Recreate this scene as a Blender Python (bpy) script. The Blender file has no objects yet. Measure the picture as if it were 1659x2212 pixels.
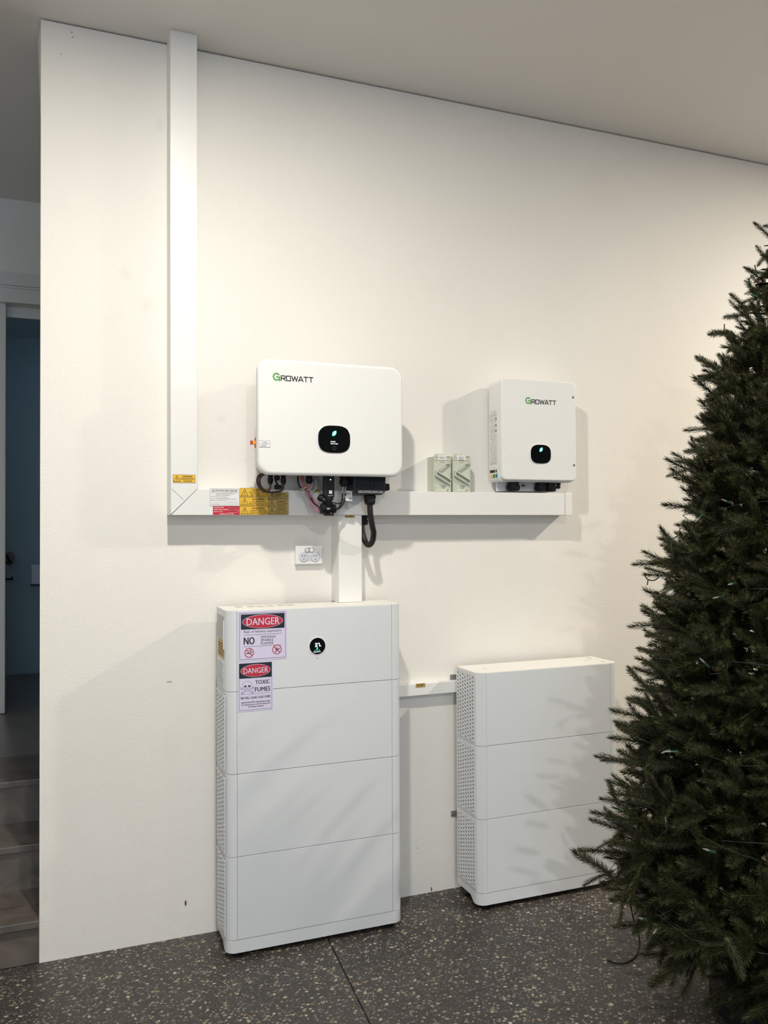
import bpy, bmesh, math, random
from mathutils import Vector, Matrix
R = math.radians
S = bpy.context.scene
COL = S.collection

# ------------------------------------------------------------------ camera
IW, IH = 1659, 2212
CF, CYAW, CPITCH, CROLL, CD, CH = 1805.5, R(21.465), R(0.922), R(-0.270), 3.2911, 1.5745
fw = Vector((math.sin(CYAW)*math.cos(CPITCH), math.cos(CYAW)*math.cos(CPITCH), math.sin(CPITCH)))
r0 = Vector((math.cos(CYAW), -math.sin(CYAW), 0)); u0 = r0.cross(fw)
cr = r0*math.cos(CROLL) + u0*math.sin(CROLL)
cu = u0*math.cos(CROLL) - r0*math.sin(CROLL)
CAM = Vector((0, -CD, CH))
cd_ = bpy.data.cameras.new('camera'); cam = bpy.data.objects.new('camera', cd_); COL.objects.link(cam)
cd_.sensor_fit = 'HORIZONTAL'; cd_.sensor_width = 36; cd_.lens = CF/IW*36; cd_.clip_start = .05
m = Matrix.Identity(4)
for i in range(3):
    m[i][0] = cr[i]; m[i][1] = cu[i]; m[i][2] = -fw[i]; m[i][3] = CAM[i]
cam.matrix_world = m
S.camera = cam

def on_y(px, py, y):            # world point on the plane Y=y seen at photo pixel
    d = fw + cr*((px-IW/2)/CF) - cu*((py-IH/2)/CF)
    return CAM + d*((y-CAM.y)/d.y)
def project(p):
    q = Vector(p)-CAM; z = q.dot(fw)
    return IW/2 + CF*q.dot(cr)/z, IH/2 - CF*q.dot(cu)/z, z

# ------------------------------------------------------------------ world, exposure, lamps
w = bpy.data.worlds.new('world'); S.world = w; w.use_nodes = True
bg = w.node_tree.nodes['Background']; bg.inputs[0].default_value = (.62, .79, 1.0, 1); bg.inputs[1].default_value = 2.7
S.view_settings.view_transform = 'Standard'; S.view_settings.look = 'None'
S.view_settings.exposure = 0.30; S.view_settings.gamma = 1; S.view_settings.use_curve_mapping = False
HC = 3.447
WARM = (1, .945, .84)
def downlight(x, y, power, col=WARM, size=.10):
    l = bpy.data.lights.new('downlight', 'AREA'); l.shape = 'DISK'; l.size = size; l.energy = power; l.color = col
    o = bpy.data.objects.new('downlight', l); COL.objects.link(o); o.location = (x, y, HC-.012)
    return o
downlight(.38, -1.62, 50)
downlight(4.45, -1.75, 106, col=(1, .91, .77))
downlight(.5, -4.75, 64)
downlight(4.4, -4.8, 18, col=(1, .91, .77))

# ------------------------------------------------------------------ materials
MATS = {}
def mat(name, col, rough=.5, metal=0, spec=.5, noise=0, nscale=30, bump=0, bscale=200, emit=None, es=1, trans=0, coat=0):
    if name in MATS: return MATS[name]
    M = bpy.data.materials.new(name); M.use_nodes = True; nt = M.node_tree; b = nt.nodes['Principled BSDF']
    b.inputs['Base Color'].default_value = (*col, 1); b.inputs['Roughness'].default_value = rough
    b.inputs['Metallic'].default_value = metal; b.inputs['Specular IOR Level'].default_value = spec
    b.inputs['Coat Weight'].default_value = coat
    if trans: b.inputs['Transmission Weight'].default_value = trans
    tc = nt.nodes.new('ShaderNodeTexCoord')
    n = nt.nodes.new('ShaderNodeTexNoise'); n.inputs['Scale'].default_value = nscale; n.inputs['Detail'].default_value = 4
    nt.links.new(tc.outputs['Object'], n.inputs['Vector'])
    mx = nt.nodes.new('ShaderNodeMix'); mx.data_type = 'RGBA'
    k = noise if noise else .03
    mx.inputs[6].default_value = (*[c*(1-k) for c in col], 1); mx.inputs[7].default_value = (*[min(1, c*(1+k)) for c in col], 1)
    nt.links.new(n.outputs['Fac'], mx.inputs[0]); nt.links.new(mx.outputs[2], b.inputs['Base Color'])
    if bump:
        n2 = nt.nodes.new('ShaderNodeTexNoise'); n2.inputs['Scale'].default_value = bscale; n2.inputs['Detail'].default_value = 3
        nt.links.new(tc.outputs['Object'], n2.inputs['Vector'])
        bp = nt.nodes.new('ShaderNodeBump'); bp.inputs['Strength'].default_value = bump; bp.inputs['Distance'].default_value = .004
        nt.links.new(n2.outputs['Fac'], bp.inputs['Height']); nt.links.new(bp.outputs['Normal'], b.inputs['Normal'])
    if emit:
        b.inputs['Emission Color'].default_value = (*emit, 1); b.inputs['Emission Strength'].default_value = es
    MATS[name] = M
    return M

def wall_material():
    M = bpy.data.materials.new('plaster_wall'); M.use_nodes = True; nt = M.node_tree; b = nt.nodes['Principled BSDF']
    N = nt.nodes.new; L = nt.links.new
    b.inputs['Roughness'].default_value = .62; b.inputs['Specular IOR Level'].default_value = .3
    tc = N('ShaderNodeTexCoord')
    n = N('ShaderNodeTexNoise'); n.inputs['Scale'].default_value = 2.2; n.inputs['Detail'].default_value = 5; L(tc.outputs['Object'], n.inputs['Vector'])
    cr_ = N('ShaderNodeValToRGB'); cr_.color_ramp.elements[0].position = .3; cr_.color_ramp.elements[1].position = .7
    cr_.color_ramp.elements[0].color = (.795, .770, .725, 1); cr_.color_ramp.elements[1].color = (.815, .790, .745, 1)
    L(n.outputs['Fac'], cr_.inputs[0])
    col = cr_.outputs[0]
    # scuffs and small marks in the paint
    marks = [(on_y(401, 1951, 0), .004, .012, (.10, .07, .05)), (on_y(932, 1921, 0), .003, .011, (.10, .07, .06)),
             (on_y(366, 1473, 0), .012, .004, (.5, .46, .4)), (on_y(124, 47, 0), .006, .005, (.09, .04, .04)),
             (on_y(155, 70, 0), .003, .003, (.3, .3, .3)), (on_y(157, 80, 0), .003, .003, (.3, .3, .3)),
             (on_y(131, 117, 0), .002, .003, (.3, .3, .3)), (on_y(900, 1832, 0), .003, .002, (.3, .28, .26)),
             (on_y(345, 270, 0), .02, .03, (.74, .72, .68)), (on_y(316, 660, 0), .03, .035, (.76, .74, .69)),
             (on_y(478, 905, 0), .02, .02, (.76, .74, .69)), (on_y(270, 590, 0), .025, .03, (.765, .74, .69))]
    for p, rx, rz, c in marks:
        mp = N('ShaderNodeMapping'); mp.vector_type = 'POINT'
        mp.inputs['Location'].default_value = (-p.x/rx, 0, -p.z/rz); mp.inputs['Scale'].default_value = (1/rx, 0, 1/rz)
        L(tc.outputs['Object'], mp.inputs['Vector'])
        ln = N('ShaderNodeVectorMath'); ln.operation = 'LENGTH'; L(mp.outputs[0], ln.inputs[0])
        mr = N('ShaderNodeMapRange'); mr.interpolation_type = 'SMOOTHSTEP'
        mr.inputs['From Min'].default_value = 1.15 if rx < .015 else 1.4; mr.inputs['From Max'].default_value = .7 if rx < .015 else 0
        L(ln.outputs['Value'], mr.inputs['Value'])
        mx = N('ShaderNodeMix'); mx.data_type = 'RGBA'; L(mr.outputs[0], mx.inputs[0]); L(col, mx.inputs[6]); mx.inputs[7].default_value = (*c, 1)
        col = mx.outputs[2]
    L(col, b.inputs['Base Color'])
    n2 = N('ShaderNodeTexNoise'); n2.inputs['Scale'].default_value = 120; n2.inputs['Detail'].default_value = 4; L(tc.outputs['Object'], n2.inputs['Vector'])
    n3 = N('ShaderNodeTexNoise'); n3.inputs['Scale'].default_value = 9; n3.inputs['Detail'].default_value = 2; L(tc.outputs['Object'], n3.inputs['Vector'])
    ad = N('ShaderNodeMath'); ad.operation = 'MULTIPLY_ADD'; ad.inputs[1].default_value = .9; L(n3.outputs['Fac'], ad.inputs[0]); L(n2.outputs['Fac'], ad.inputs[2])
    # coarse render near the skirting: broken plaster low down
    bp = N('ShaderNodeBump'); bp.inputs['Strength'].default_value = .38; bp.inputs['Distance'].default_value = .0035
    L(ad.outputs[0], bp.inputs['Height']); L(bp.outputs['Normal'], b.inputs['Normal'])
    return M

def floor_material():
    M = bpy.data.materials.new('polished_aggregate'); M.use_nodes = True; nt = M.node_tree; b = nt.nodes['Principled BSDF']
    N = nt.nodes.new; L = nt.links.new
    tc = N('ShaderNodeTexCoord')
    warp = N('ShaderNodeTexNoise'); warp.inputs['Scale'].default_value = 90; warp.inputs['Detail'].default_value = 2; L(tc.outputs['Object'], warp.inputs['Vector'])
    wsub = N('ShaderNodeVectorMath'); wsub.operation = 'SUBTRACT'; wsub.inputs[1].default_value = (.5, .5, .5); L(warp.outputs['Color'], wsub.inputs[0])
    wsc = N('ShaderNodeVectorMath'); wsc.operation = 'SCALE'; wsc.inputs['Scale'].default_value = .008; L(wsub.outputs[0], wsc.inputs[0])
    wv = N('ShaderNodeVectorMath'); wv.operation = 'ADD'; L(tc.outputs['Object'], wv.inputs[0]); L(wsc.outputs[0], wv.inputs[1])
    big = N('ShaderNodeTexNoise'); big.inputs['Scale'].default_value = 3; big.inputs['Detail'].default_value = 6; L(tc.outputs['Object'], big.inputs['Vector'])
    base = N('ShaderNodeValToRGB'); base.color_ramp.elements[0].color = (.030, .0265, .024, 1); base.color_ramp.elements[1].color = (.058, .050, .045, 1)
    base.color_ramp.elements[0].position = .35; base.color_ramp.elements[1].position = .68
    L(big.outputs['Fac'], base.inputs[0]); col = base.outputs[0]
    def chips(col, scale, ext, keep, ramp, off, stretch=(1, 1, 1)):
        mp = N('ShaderNodeMapping'); mp.inputs['Location'].default_value = (off, off*.7, 0); mp.inputs['Scale'].default_value = stretch
        mp.inputs['Rotation'].default_value = (0, 0, off)
        L(wv.outputs[0], mp.inputs['Vector'])
        v = N('ShaderNodeTexVoronoi'); v.voronoi_dimensions = '2D'; v.distance = 'CHEBYCHEV' if ext < 0 else 'EUCLIDEAN'
        v.inputs['Scale'].default_value = scale; v.inputs['Randomness'].default_value = 1
        L(mp.outputs[0], v.inputs['Vector'])
        sp = N('ShaderNodeSeparateColor'); L(v.outputs['Color'], sp.inputs[0])
        # chip radius varies with cell colour
        rad = N('ShaderNodeMath'); rad.operation = 'MULTIPLY'; rad.inputs[1].default_value = abs(ext); L(sp.outputs[0], rad.inputs[0])
        rad2 = N('ShaderNodeMath'); rad2.operation = 'ADD'; rad2.inputs[1].default_value = abs(ext)*.35; L(rad.outputs[0], rad2.inputs[0])
        lt = N('ShaderNodeMath'); lt.operation = 'LESS_THAN'; L(v.outputs['Distance'], lt.inputs[0]); L(rad2.outputs[0], lt.inputs[1])
        kp = N('ShaderNodeMath'); kp.operation = 'LESS_THAN'; kp.inputs[1].default_value = keep; L(sp.outputs[1], kp.inputs[0])
        mu = N('ShaderNodeMath'); mu.operation = 'MULTIPLY'; L(lt.outputs[0], mu.inputs[0]); L(kp.outputs[0], mu.inputs[1])
        rp = N('ShaderNodeValToRGB'); e = rp.color_ramp.elements; rp.color_ramp.interpolation = 'LINEAR'
        e[0].color = (*ramp[0], 1); e[1].color = (*ramp[-1], 1)
        for i, c in enumerate(ramp[1:-1]):
            q = e.new((i+1)/(len(ramp)-1)); q.color = (*c, 1)
        L(sp.outputs[2], rp.inputs[0])
        mx = N('ShaderNodeMix'); mx.data_type = 'RGBA'; L(mu.outputs[0], mx.inputs[0]); L(col, mx.inputs[6]); L(rp.outputs[0], mx.inputs[7])
        return mx.outputs[2]
    dull = [(.02, .018, .016), (.055, .048, .042), (.09, .078, .07), (.045, .045, .044), (.11, .095, .085)]
    lite = [(.11, .10, .09), (.20, .18, .15), (.15, .14, .135), (.40, .35, .24), (.17, .155, .135), (.25, .18, .10), (.46, .44, .39)]
    col = chips(col, 190, .38, .6, dull, 3.1)
    col = chips(col, 95, .40, .55, dull, 7.7)
    col = chips(col, 120, .34, .17, lite[:5], 1.3)
    col = chips(col, 62, .36, .27, lite, 5.2, (1, 1.35, 1))
    col = chips(col, 44, .26, .13, lite[3:], 9.4, (1.2, 1, 1))
    L(col, b.inputs['Base Color'])
    rr = N('ShaderNodeMapRange'); rr.inputs['To Min'].default_value = .34; rr.inputs['To Max'].default_value = .55; L(big.outputs['Fac'], rr.inputs['Value'])
    L(rr.outputs[0], b.inputs['Roughness']); b.inputs['Specular IOR Level'].default_value = .45
    bp = N('ShaderNodeBump'); bp.inputs['Strength'].default_value = .15; bp.inputs['Distance'].default_value = .001
    L(warp.outputs['Fac'], bp.inputs['Height']); L(bp.outputs['Normal'], b.inputs['Normal'])
    return M

def marble_material():
    M = bpy.data.materials.new('dark_marble'); M.use_nodes = True; nt = M.node_tree; b = nt.nodes['Principled BSDF']
    N = nt.nodes.new; L = nt.links.new
    tc = N('ShaderNodeTexCoord')
    n = N('ShaderNodeTexNoise'); n.inputs['Scale'].default_value = 5; n.inputs['Detail'].default_value = 8; n.inputs['Distortion'].default_value = 1.5; L(tc.outputs['Object'], n.inputs['Vector'])
    rp = N('ShaderNodeValToRGB'); e = rp.color_ramp.elements
    e[0].position = .35; e[0].color = (.085, .07, .058, 1); e[1].position = .72; e[1].color = (.16, .135, .115, 1)
    L(n.outputs['Fac'], rp.inputs[0])
    v = N('ShaderNodeTexVoronoi'); v.inputs['Scale'].default_value = 38; L(tc.outputs['Object'], v.inputs['Vector'])
    sp = N('ShaderNodeSeparateColor'); L(v.outputs['Color'], sp.inputs[0])
    a = N('ShaderNodeMath'); a.operation = 'LESS_THAN'; a.inputs[1].default_value = .1; L(sp.outputs[0], a.inputs[0])
    c = N('ShaderNodeMath'); c.operation = 'LESS_THAN'; c.inputs[1].default_value = .22; L(v.outputs['Distance'], c.inputs[0])
    mu = N('ShaderNodeMath'); mu.operation = 'MULTIPLY'; L(a.outputs[0], mu.inputs[0]); L(c.outputs[0], mu.inputs[1])
    mx = N('ShaderNodeMix'); mx.data_type = 'RGBA'; L(mu.outputs[0], mx.inputs[0]); L(rp.outputs[0], mx.inputs[6]); mx.inputs[7].default_value = (.15, .13, .11, 1)
    L(mx.outputs[2], b.inputs['Base Color']); b.inputs['Roughness'].default_value = .3
    return M

WALL = wall_material(); FLOOR = floor_material(); MARBLE = marble_material()
CEIL = mat('ceiling_paint', (.74, .725, .70), .8, noise=.02, nscale=2)
DARKGAP = mat('gap', (.05, .05, .05), .9)
WHITE = mat('powder_white', (.685, .71, .735), .42, bump=.12, bscale=900, noise=.015, nscale=4)
COVER = mat('inverter_white', (.77, .775, .765), .35, noise=.012, nscale=5)
DUCT = mat('duct_white', (.79, .785, .765), .4, noise=.02, nscale=6)
TOPW = mat('battery_top', (.78, .77, .74), .45)
BLACK = mat('black_plastic', (.008, .009, .010), .38, spec=.25, noise=.2)
BLACKM = mat('black_matte', (.009, .009, .010), .55, spec=.22, noise=.2)
RUBBER = mat('rubber', (.010, .010, .011), .45, spec=.3, noise=.2)
SLATE = mat('slate_plastic', (.009, .012, .017), .4, spec=.3, noise=.15)
GREYP = mat('grey_plastic', (.16, .17, .16), .5)
GREYM = mat('grey_metal', (.35, .35, .35), .4, metal=.7)
HSINK = mat('heat_sink', (.30, .30, .31), .45, metal=.4)
CHROME = mat('chrome', (.65, .65, .66), .18, metal=1)
GLASSK = mat('black_glass', (.003, .004, .005), .08, spec=.22)
ISO = mat('isolator_grey', (.53, .56, .47), .45)
ISOD = mat('isolator_dark', (.30, .33, .29), .5)
INK = mat('ink', (.015, .017, .022), .6)
INKG = mat('ink_grey', (.16, .16, .16), .6)
GREEN = mat('logo_green', (.075, .30, .05), .5)
YEL = mat('sticker_yellow', (.80, .48, .035), .5)
YELD = mat('sticker_gold', (.48, .33, .07), .5)
REDS = mat('sticker_red', (.55, .01, .035), .45)
SIGNW = mat('sign_lilac', (.66, .62, .80), .4)
SIGNR = mat('sign_red', (.50, .025, .05), .4)
SIGNK = mat('sign_black', (.012, .02, .028), .4)
LABELW = mat('label_white', (.80, .80, .80), .45)
GLOW = mat('leaf_glow', (.05, .5, .35), .5, emit=(.08, 1, .62), es=2.2)
GLOWC = mat('leaf_core', (.05, .5, .5), .5, emit=(.25, 1, .95), es=2.0)
GLOWW = mat('digit_glow', (.5, .5, .6), .5, emit=(.9, .95, 1), es=1.6)
REDP = mat('red_plastic', (.55, .03, .02), .4)
YELP = mat('yellow_plastic', (.85, .50, .02), .4)
PINK = mat('pink_sleeve', (.36, .13, .20), .4)
ORANGE = mat('orange_wire', (.42, .14, .05), .45)
BROWN = mat('brown_wire', (.05, .022, .02), .4)
GREYW = mat('grey_wire', (.42, .42, .40), .5)
SOCKG = mat('socket_grey', (.62, .64, .70), .35)
DOORW = mat('door_white', (.62, .62, .60), .5)
ROOMBLUE = mat('teal_room_paint', (.40, .52, .58), .7)
CERAM = mat('ceramic', (.55, .56, .62), .3)

# ------------------------------------------------------------------ mesh building
class MB:
    def __init__(s): s.v = []; s.f = []; s.smooth = []
    def add(s, vs, fs, sm=False):
        b = len(s.v); s.v += [tuple(v) for v in vs]
        for f in fs: s.f.append([i+b for i in f]); s.smooth.append(sm)
        return s
    def box(s, x0, x1, y0, y1, z0, z1, bev=0):
        x0, x1 = sorted((x0, x1)); y0, y1 = sorted((y0, y1)); z0, z1 = sorted((z0, z1))
        if bev:
            bm = bmesh.new(); bmesh.ops.create_cube(bm, size=1)
            for v in bm.verts: v.co = ((x0+x1)/2+v.co.x*(x1-x0), (y0+y1)/2+v.co.y*(y1-y0), (z0+z1)/2+v.co.z*(z1-z0))
            bmesh.ops.bevel(bm, geom=bm.edges[:], offset=bev, segments=2, affect='EDGES', profile=.6)
            return s.frombm(bm)
        v = [(x, y, z) for z in (z0, z1) for y in (y0, y1) for x in (x0, x1)]
        return s.add(v, [(0, 2, 3, 1), (4, 5, 7, 6), (0, 1, 5, 4), (2, 6, 7, 3), (0, 4, 6, 2), (1, 3, 7, 5)])
    def frombm(s, bm, sm=False):
        bm.verts.index_update()
        s.add([v.co[:] for v in bm.verts], [[v.index for v in f.verts] for f in bm.faces], sm); bm.free(); return s
    def prism(s, pts, axis, a, b, bev=0, seg=3):
        """pts: 2-D loop; extruded from a to b along axis ('y': pts are (x,z); 'z': (x,y); 'x': (y,z)). bev rounds the edges at a."""
        def P(p, t): return {'y': (p[0], t, p[1]), 'z': (p[0], p[1], t), 'x': (t, p[0], p[1])}[axis]
        n = len(pts); cx = sum(p[0] for p in pts)/n; cy = sum(p[1] for p in pts)/n
        rings = []
        sg = 1 if b > a else -1
        if bev:
            W = (max(p[0] for p in pts)-min(p[0] for p in pts))/2; H = (max(p[1] for p in pts)-min(p[1] for p in pts))/2
            for k in range(seg+1):
                th = math.pi/2*k/seg; ins = bev*(1-math.sin(th)); t = a+sg*bev*(1-math.cos(th))
                rings.append([P((cx+(p[0]-cx)*(1-ins/W), cy+(p[1]-cy)*(1-ins/H)), t) for p in pts])
        else: rings.append([P(p, a) for p in pts])
        rings.append([P(p, b) for p in pts])
        vs = [v for r_ in rings for v in r_]; m_ = len(rings)
        s.add(vs, [tuple(range(n)), tuple(reversed(range((m_-1)*n, m_*n)))])
        base = len(s.v)-len(vs)
        for k in range(m_-1):
            for i in range(n):
                j = (i+1) % n
                s.f.append([base+k*n+i, base+k*n+j, base+(k+1)*n+j, base+(k+1)*n+i]); s.smooth.append(bool(bev) and k < m_-2)
        return s
    def tube(s, path, r, n=8, rb=None, cap=True):
        path = [Vector(p) for p in path]; N_ = len(path); rs = r if isinstance(r, (list, tuple)) else [r]*N_
        t0 = (path[1]-path[0]).normalized(); nrm = t0.orthogonal().normalized(); vs = []
        for i, p in enumerate(path):
            t = (path[min(i+1, N_-1)]-path[max(i-1, 0)]).normalized()
            nrm = (nrm - t*nrm.dot(t)).normalized(); bn = t.cross(nrm)
            for k in range(n):
                a = 2*math.pi*k/n; vs.append(p+(nrm*math.cos(a)+bn*math.sin(a))*rs[i])
        fs = [(i*n+k, i*n+(k+1) % n, (i+1)*n+(k+1) % n, (i+1)*n+k) for i in range(N_-1) for k in range(n)]
        s.add(vs, fs, True)
        if cap: s.add(vs[:n], [tuple(reversed(range(n)))]); s.add(vs[-n:], [tuple(range(n))])
        return s
    def cyl(s, p0, p1, r, n=16, r1=None):
        s.tube([p0, p1], [r, r if r1 is None else r1], n); 
        return s
    def lathe(s, p0, axis, prof, n=16):
        """prof: list of (distance along axis, radius)"""
        ax = Vector(axis).normalized(); p0 = Vector(p0); u = ax.orthogonal().normalized(); v = ax.cross(u); vs = []
        for d, r_ in prof:
            for k in range(n):
                a = 2*math.pi*k/n; vs.append(p0+ax*d+(u*math.cos(a)+v*math.sin(a))*r_)
        s.add(vs, [(i*n+k, i*n+(k+1) % n, (i+1)*n+(k+1) % n, (i+1)*n+k) for i in range(len(prof)-1) for k in range(n)])
        s.add(vs[:n], [tuple(reversed(range(n)))]); s.add(vs[-n:], [tuple(range(n))]); return s
    def mesh(s, name, m_):
        me = bpy.data.meshes.new(name); me.from_pydata(s.v, [], s.f)
        me.polygons.foreach_set('use_smooth', s.smooth); me.materials.append(m_)
        bm = bmesh.new(); bm.from_mesh(me); bmesh.ops.recalc_face_normals(bm, faces=bm.faces); bm.to_mesh(me); bm.free()
        me.update(); return me
    def build(s, name, m_, parent=None, label=None):
        o = bpy.data.objects.new(name, s.mesh(name, m_)); COL.objects.link(o)
        if parent:
            o.parent = parent; o.matrix_parent_inverse = world_of(parent).inverted()
        if label: o['label'] = label
        return o
def world_of(o):
    M_ = Matrix.Translation(o.location) if o.type == 'EMPTY' else Matrix.Identity(4)
    return M_
def thing(name, label, cat, loc=(0, 0, 0), group=None):
    o = bpy.data.objects.new(name, None); COL.objects.link(o); o.location = loc; o.empty_display_size = .05
    o['label'] = label; o['category'] = cat
    if group: o['group'] = group
    return o
def tag(o, label, cat, group=None):
    o['label'] = label; o['category'] = cat
    if group: o['group'] = group
    return o
def struct(o): o['kind'] = 'structure'; return o
def rrect(x0, x1, z0, z1, r, n=6):
    p = []
    for cx, cz, a0 in ((x1-r, z1-r, 0), (x0+r, z1-r, 90), (x0+r, z0+r, 180), (x1-r, z0+r, 270)):
        for k in range(n+1):
            a = R(a0+90*k/n); p.append((cx+r*math.cos(a), cz+r*math.sin(a)))
    return p
def superell(cx, cz, rx, rz, e=3.2, n=36):
    p = []
    for k in range(n):
        a = 2*math.pi*k/n; c, s_ = math.cos(a), math.sin(a)
        p.append((cx+rx*abs(c)**(2/e)*(1 if c > 0 else -1), cz+rz*abs(s_)**(2/e)*(1 if s_ > 0 else -1)))
    return p
def circ(cx, cz, r, n=20, rz=None): return superell(cx, cz, r, rz or r, 2, n)
def smooth_path(pts, n=8):
    P = [Vector(p) for p in pts]; out = []
    P = [P[0]*2-P[1]]+P+[P[-1]*2-P[-2]]
    for i in range(1, len(P)-2):
        a, b, c, d = P[i-1:i+3]
        for k in range(n):
            t = k/n; out.append(.5*((2*b)+(-a+c)*t+(2*a-5*b+4*c-d)*t*t+(-a+3*b-3*c+d)*t**3))
    out.append(P[-2]); return out
# strokes on a facing plane
def stroke(mb, pts, wd, y, t=.0006, closed=False):
    """flat thick polyline lying on plane Y=y, pts (x,z)"""
    q = list(pts)+([pts[0]] if closed else []); _j = 0
    for (a, b) in zip(q[:-1], q[1:]):
        d = Vector((b[0]-a[0], b[1]-a[1])); l = d.length
        if l < 1e-7: continue
        d /= l; n = Vector((-d.y, d.x))*wd/2; e = d*wd*.5
        c = [(a[0]-e.x+n.x, a[1]-e.y+n.y), (a[0]-e.x-n.x, a[1]-e.y-n.y), (b[0]+e.x-n.x, b[1]+e.y-n.y), (b[0]+e.x+n.x, b[1]+e.y+n.y)]
        _j = (_j+1) % 5; mb.prism(c, 'y', y-t-_j*2.5e-5, y)
    return mb
_tc = {}
def text_geo(s, bold=0):
    k = (s, bold)
    if k in _tc: return _tc[k]
    cu_ = bpy.data.curves.new('lettering', 'FONT'); cu_.body = s; cu_.size = 1; cu_.offset = bold; cu_.resolution_u = 2
    o = bpy.data.objects.new('lettering', cu_); COL.objects.link(o)
    dg = bpy.context.evaluated_depsgraph_get(); dg.update()
    me = bpy.data.meshes.new_from_object(o.evaluated_get(dg))
    vs = [v.co[:2] for v in me.vertices]; fs = [tuple(p.vertices) for p in me.polygons]
    bpy.data.objects.remove(o); bpy.data.curves.remove(cu_); bpy.data.meshes.remove(me)
    x0 = min(v[0] for v in vs); x1 = max(v[0] for v in vs); y0 = min(v[1] for v in vs); y1 = max(v[1] for v in vs)
    _tc[k] = ([((v[0]-x0)/(x1-x0), (v[1]-y0)/(y1-y0)) for v in vs], fs); return _tc[k]
def text(mb, s, x0, x1, z0, z1, y, bold=0):
    if bold > .025:      # heavy letters: the same word laid three times, a hair apart
        dx = (bold-.015)*(z1-z0)*.9
        for i, o_ in enumerate((-dx, -dx*.5, 0, dx*.5, dx)): text(mb, s, x0+o_, x1+o_, z0, z1, y-i*2.5e-5, 0)
        return mb
    vs, fs = text_geo(s, bold)
    return mb.add([(x0+u*(x1-x0), y, z0+v*(z1-z0)) for u, v in vs], fs)
def rows(mb, lines, x0, x1, ztop, h, gap, y, bold=.02, centre=True):
    """centred small print lines: (text, relative width)"""
    z = ztop
    for s, wd in lines:
        W_ = (x1-x0)*wd; cx = (x0+x1)/2 if centre else x0+W_/2
        text(mb, s, cx-W_/2, cx+W_/2, z-h, z, y, bold); z -= h+gap

# ================================================================== STRUCTURE
WL = -.052
# back wall with its left end (the free end leans a little at the very top)
mb = MB()
p1 = on_y(82, 38, .14)
pr = [(0, -.02), (1.8, -.02), (3.10, -.02), (HC-.006, p1.x-WL)]
fv = [(WL, 0, 0), (WL, 0, 3.05), (WL, 0, HC-.006), (6.6, 0, HC-.006), (6.6, 0, 0)]
bv = [(WL+.015, .14, 0), (WL+.015, .14, 3.05), (p1.x, .14, HC-.006), (6.6, .14, HC-.006), (6.6, .14, 0)]
mb.add(fv+bv, [(0, 1, 2, 3, 4), (5, 9, 8, 7, 6), (0, 5, 6, 1), (1, 6, 7, 2), (2, 7, 8, 3), (3, 8, 9, 4), (0, 4, 9, 5)])
wb = struct(mb.build('wall_back', WALL))
# ceiling
mb = MB(); mb.box(-1.6, 6.6, -8, -.0, HC, HC+.1); mb.box(-1.6, 6.6, 0, 3.4, HC, HC+.1)
struct(mb.build('ceiling', CEIL))
# floor: ground below two slabs parted by a saw cut
GND = struct(MB().box(-1.6, 6.6, -8, 0.02, -.16, -.012).build('floor', DARKGAP))
ja, jb = Vector((.985, .0)), Vector((.928, -.791)); jb2 = ja+(jb-ja)*(8/.791)
ja = ja
g = .0022
MB().prism([(-1.6, 0), (-1.6, -8), (jb2.x-g, -8), (ja.x-g, 0)], 'z', 0, -.012).build('floor_slab', FLOOR, GND)
MB().prism([(ja.x+g, 0), (jb2.x+g, -8), (6.6, -8), (6.6, 0)], 'z', 0, -.012).build('floor_slab', FLOOR, GND)
struct(MB().box(-1.7, -1.6, -8, 2.2, 0, HC).box(-1.7, -1.6, 2.8, 3.4, 0, HC).box(-1.7, -1.6, 2.2, 2.8, 0, 2.15).box(-1.7, -1.6, 2.2, 2.8, 2.4, HC).build('wall_left', WALL))  # unseen slot near the hall end, added to let sky light into the teal room
struct(MB().box(6.6, 6.7, -8, .14, 0, HC).build('wall_right', WALL))
struct(MB().box(.9, 6.6, -6.6, -6.5, 0, HC).build('wall_light_block', mat('light_block_dark', (.16, .13, .10), .6, noise=.2)))  # unseen dark partial wall, added to block daylight from behind on the right
# the stair hall behind the wall end: steps, landing, far wall with a doorway
STEPX0, STEPX1 = -1.6, .9
ZL = .515; YF = 1.90
hall = struct(MB().box(STEPX0, STEPX1, .03, 3.4, -.02, -.001).build('floor_2', DARKGAP))
hs = []
r1, r2, r3 = .158, .335, ZL
# step geometry found from the photo: nosing front edges
def z_at(px, py, z):
    d = fw + cr*((px-IW/2)/CF) - cu*((py-IH/2)/CF); return CAM + d*((z-CAM.z)/d.z)
yn1 = -.012; yn2 = z_at(0, 1833, r2).y; yn3 = z_at(0, 1691, r3).y
stairs = thing('staircase', 'dark marble steps rising into the dim hall left of the white wall', 'stairs', (-.4, .2, 0))
XE = WL-.001
def step(y0, yb, zt, zb, th, ylast):
    MB().box(STEPX0, XE if y0 < 0 else STEPX1, y0, yb, zt-th, zt, .003).build('tread', MARBLE, stairs)
    MB().box(STEPX0, XE if y0 < 0 else STEPX1, y0+.018, y0+.045, zb, zt-th).build('riser', MARBLE, stairs)
step(yn1, .135, r1, 0, .026, 0)
MB().box(STEPX0, STEPX1, .14, yn2+.04, r1-.026, r1).build('tread', MARBLE, stairs)
step(yn2, yn3+.04, r2, r1, .026, 0)
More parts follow.
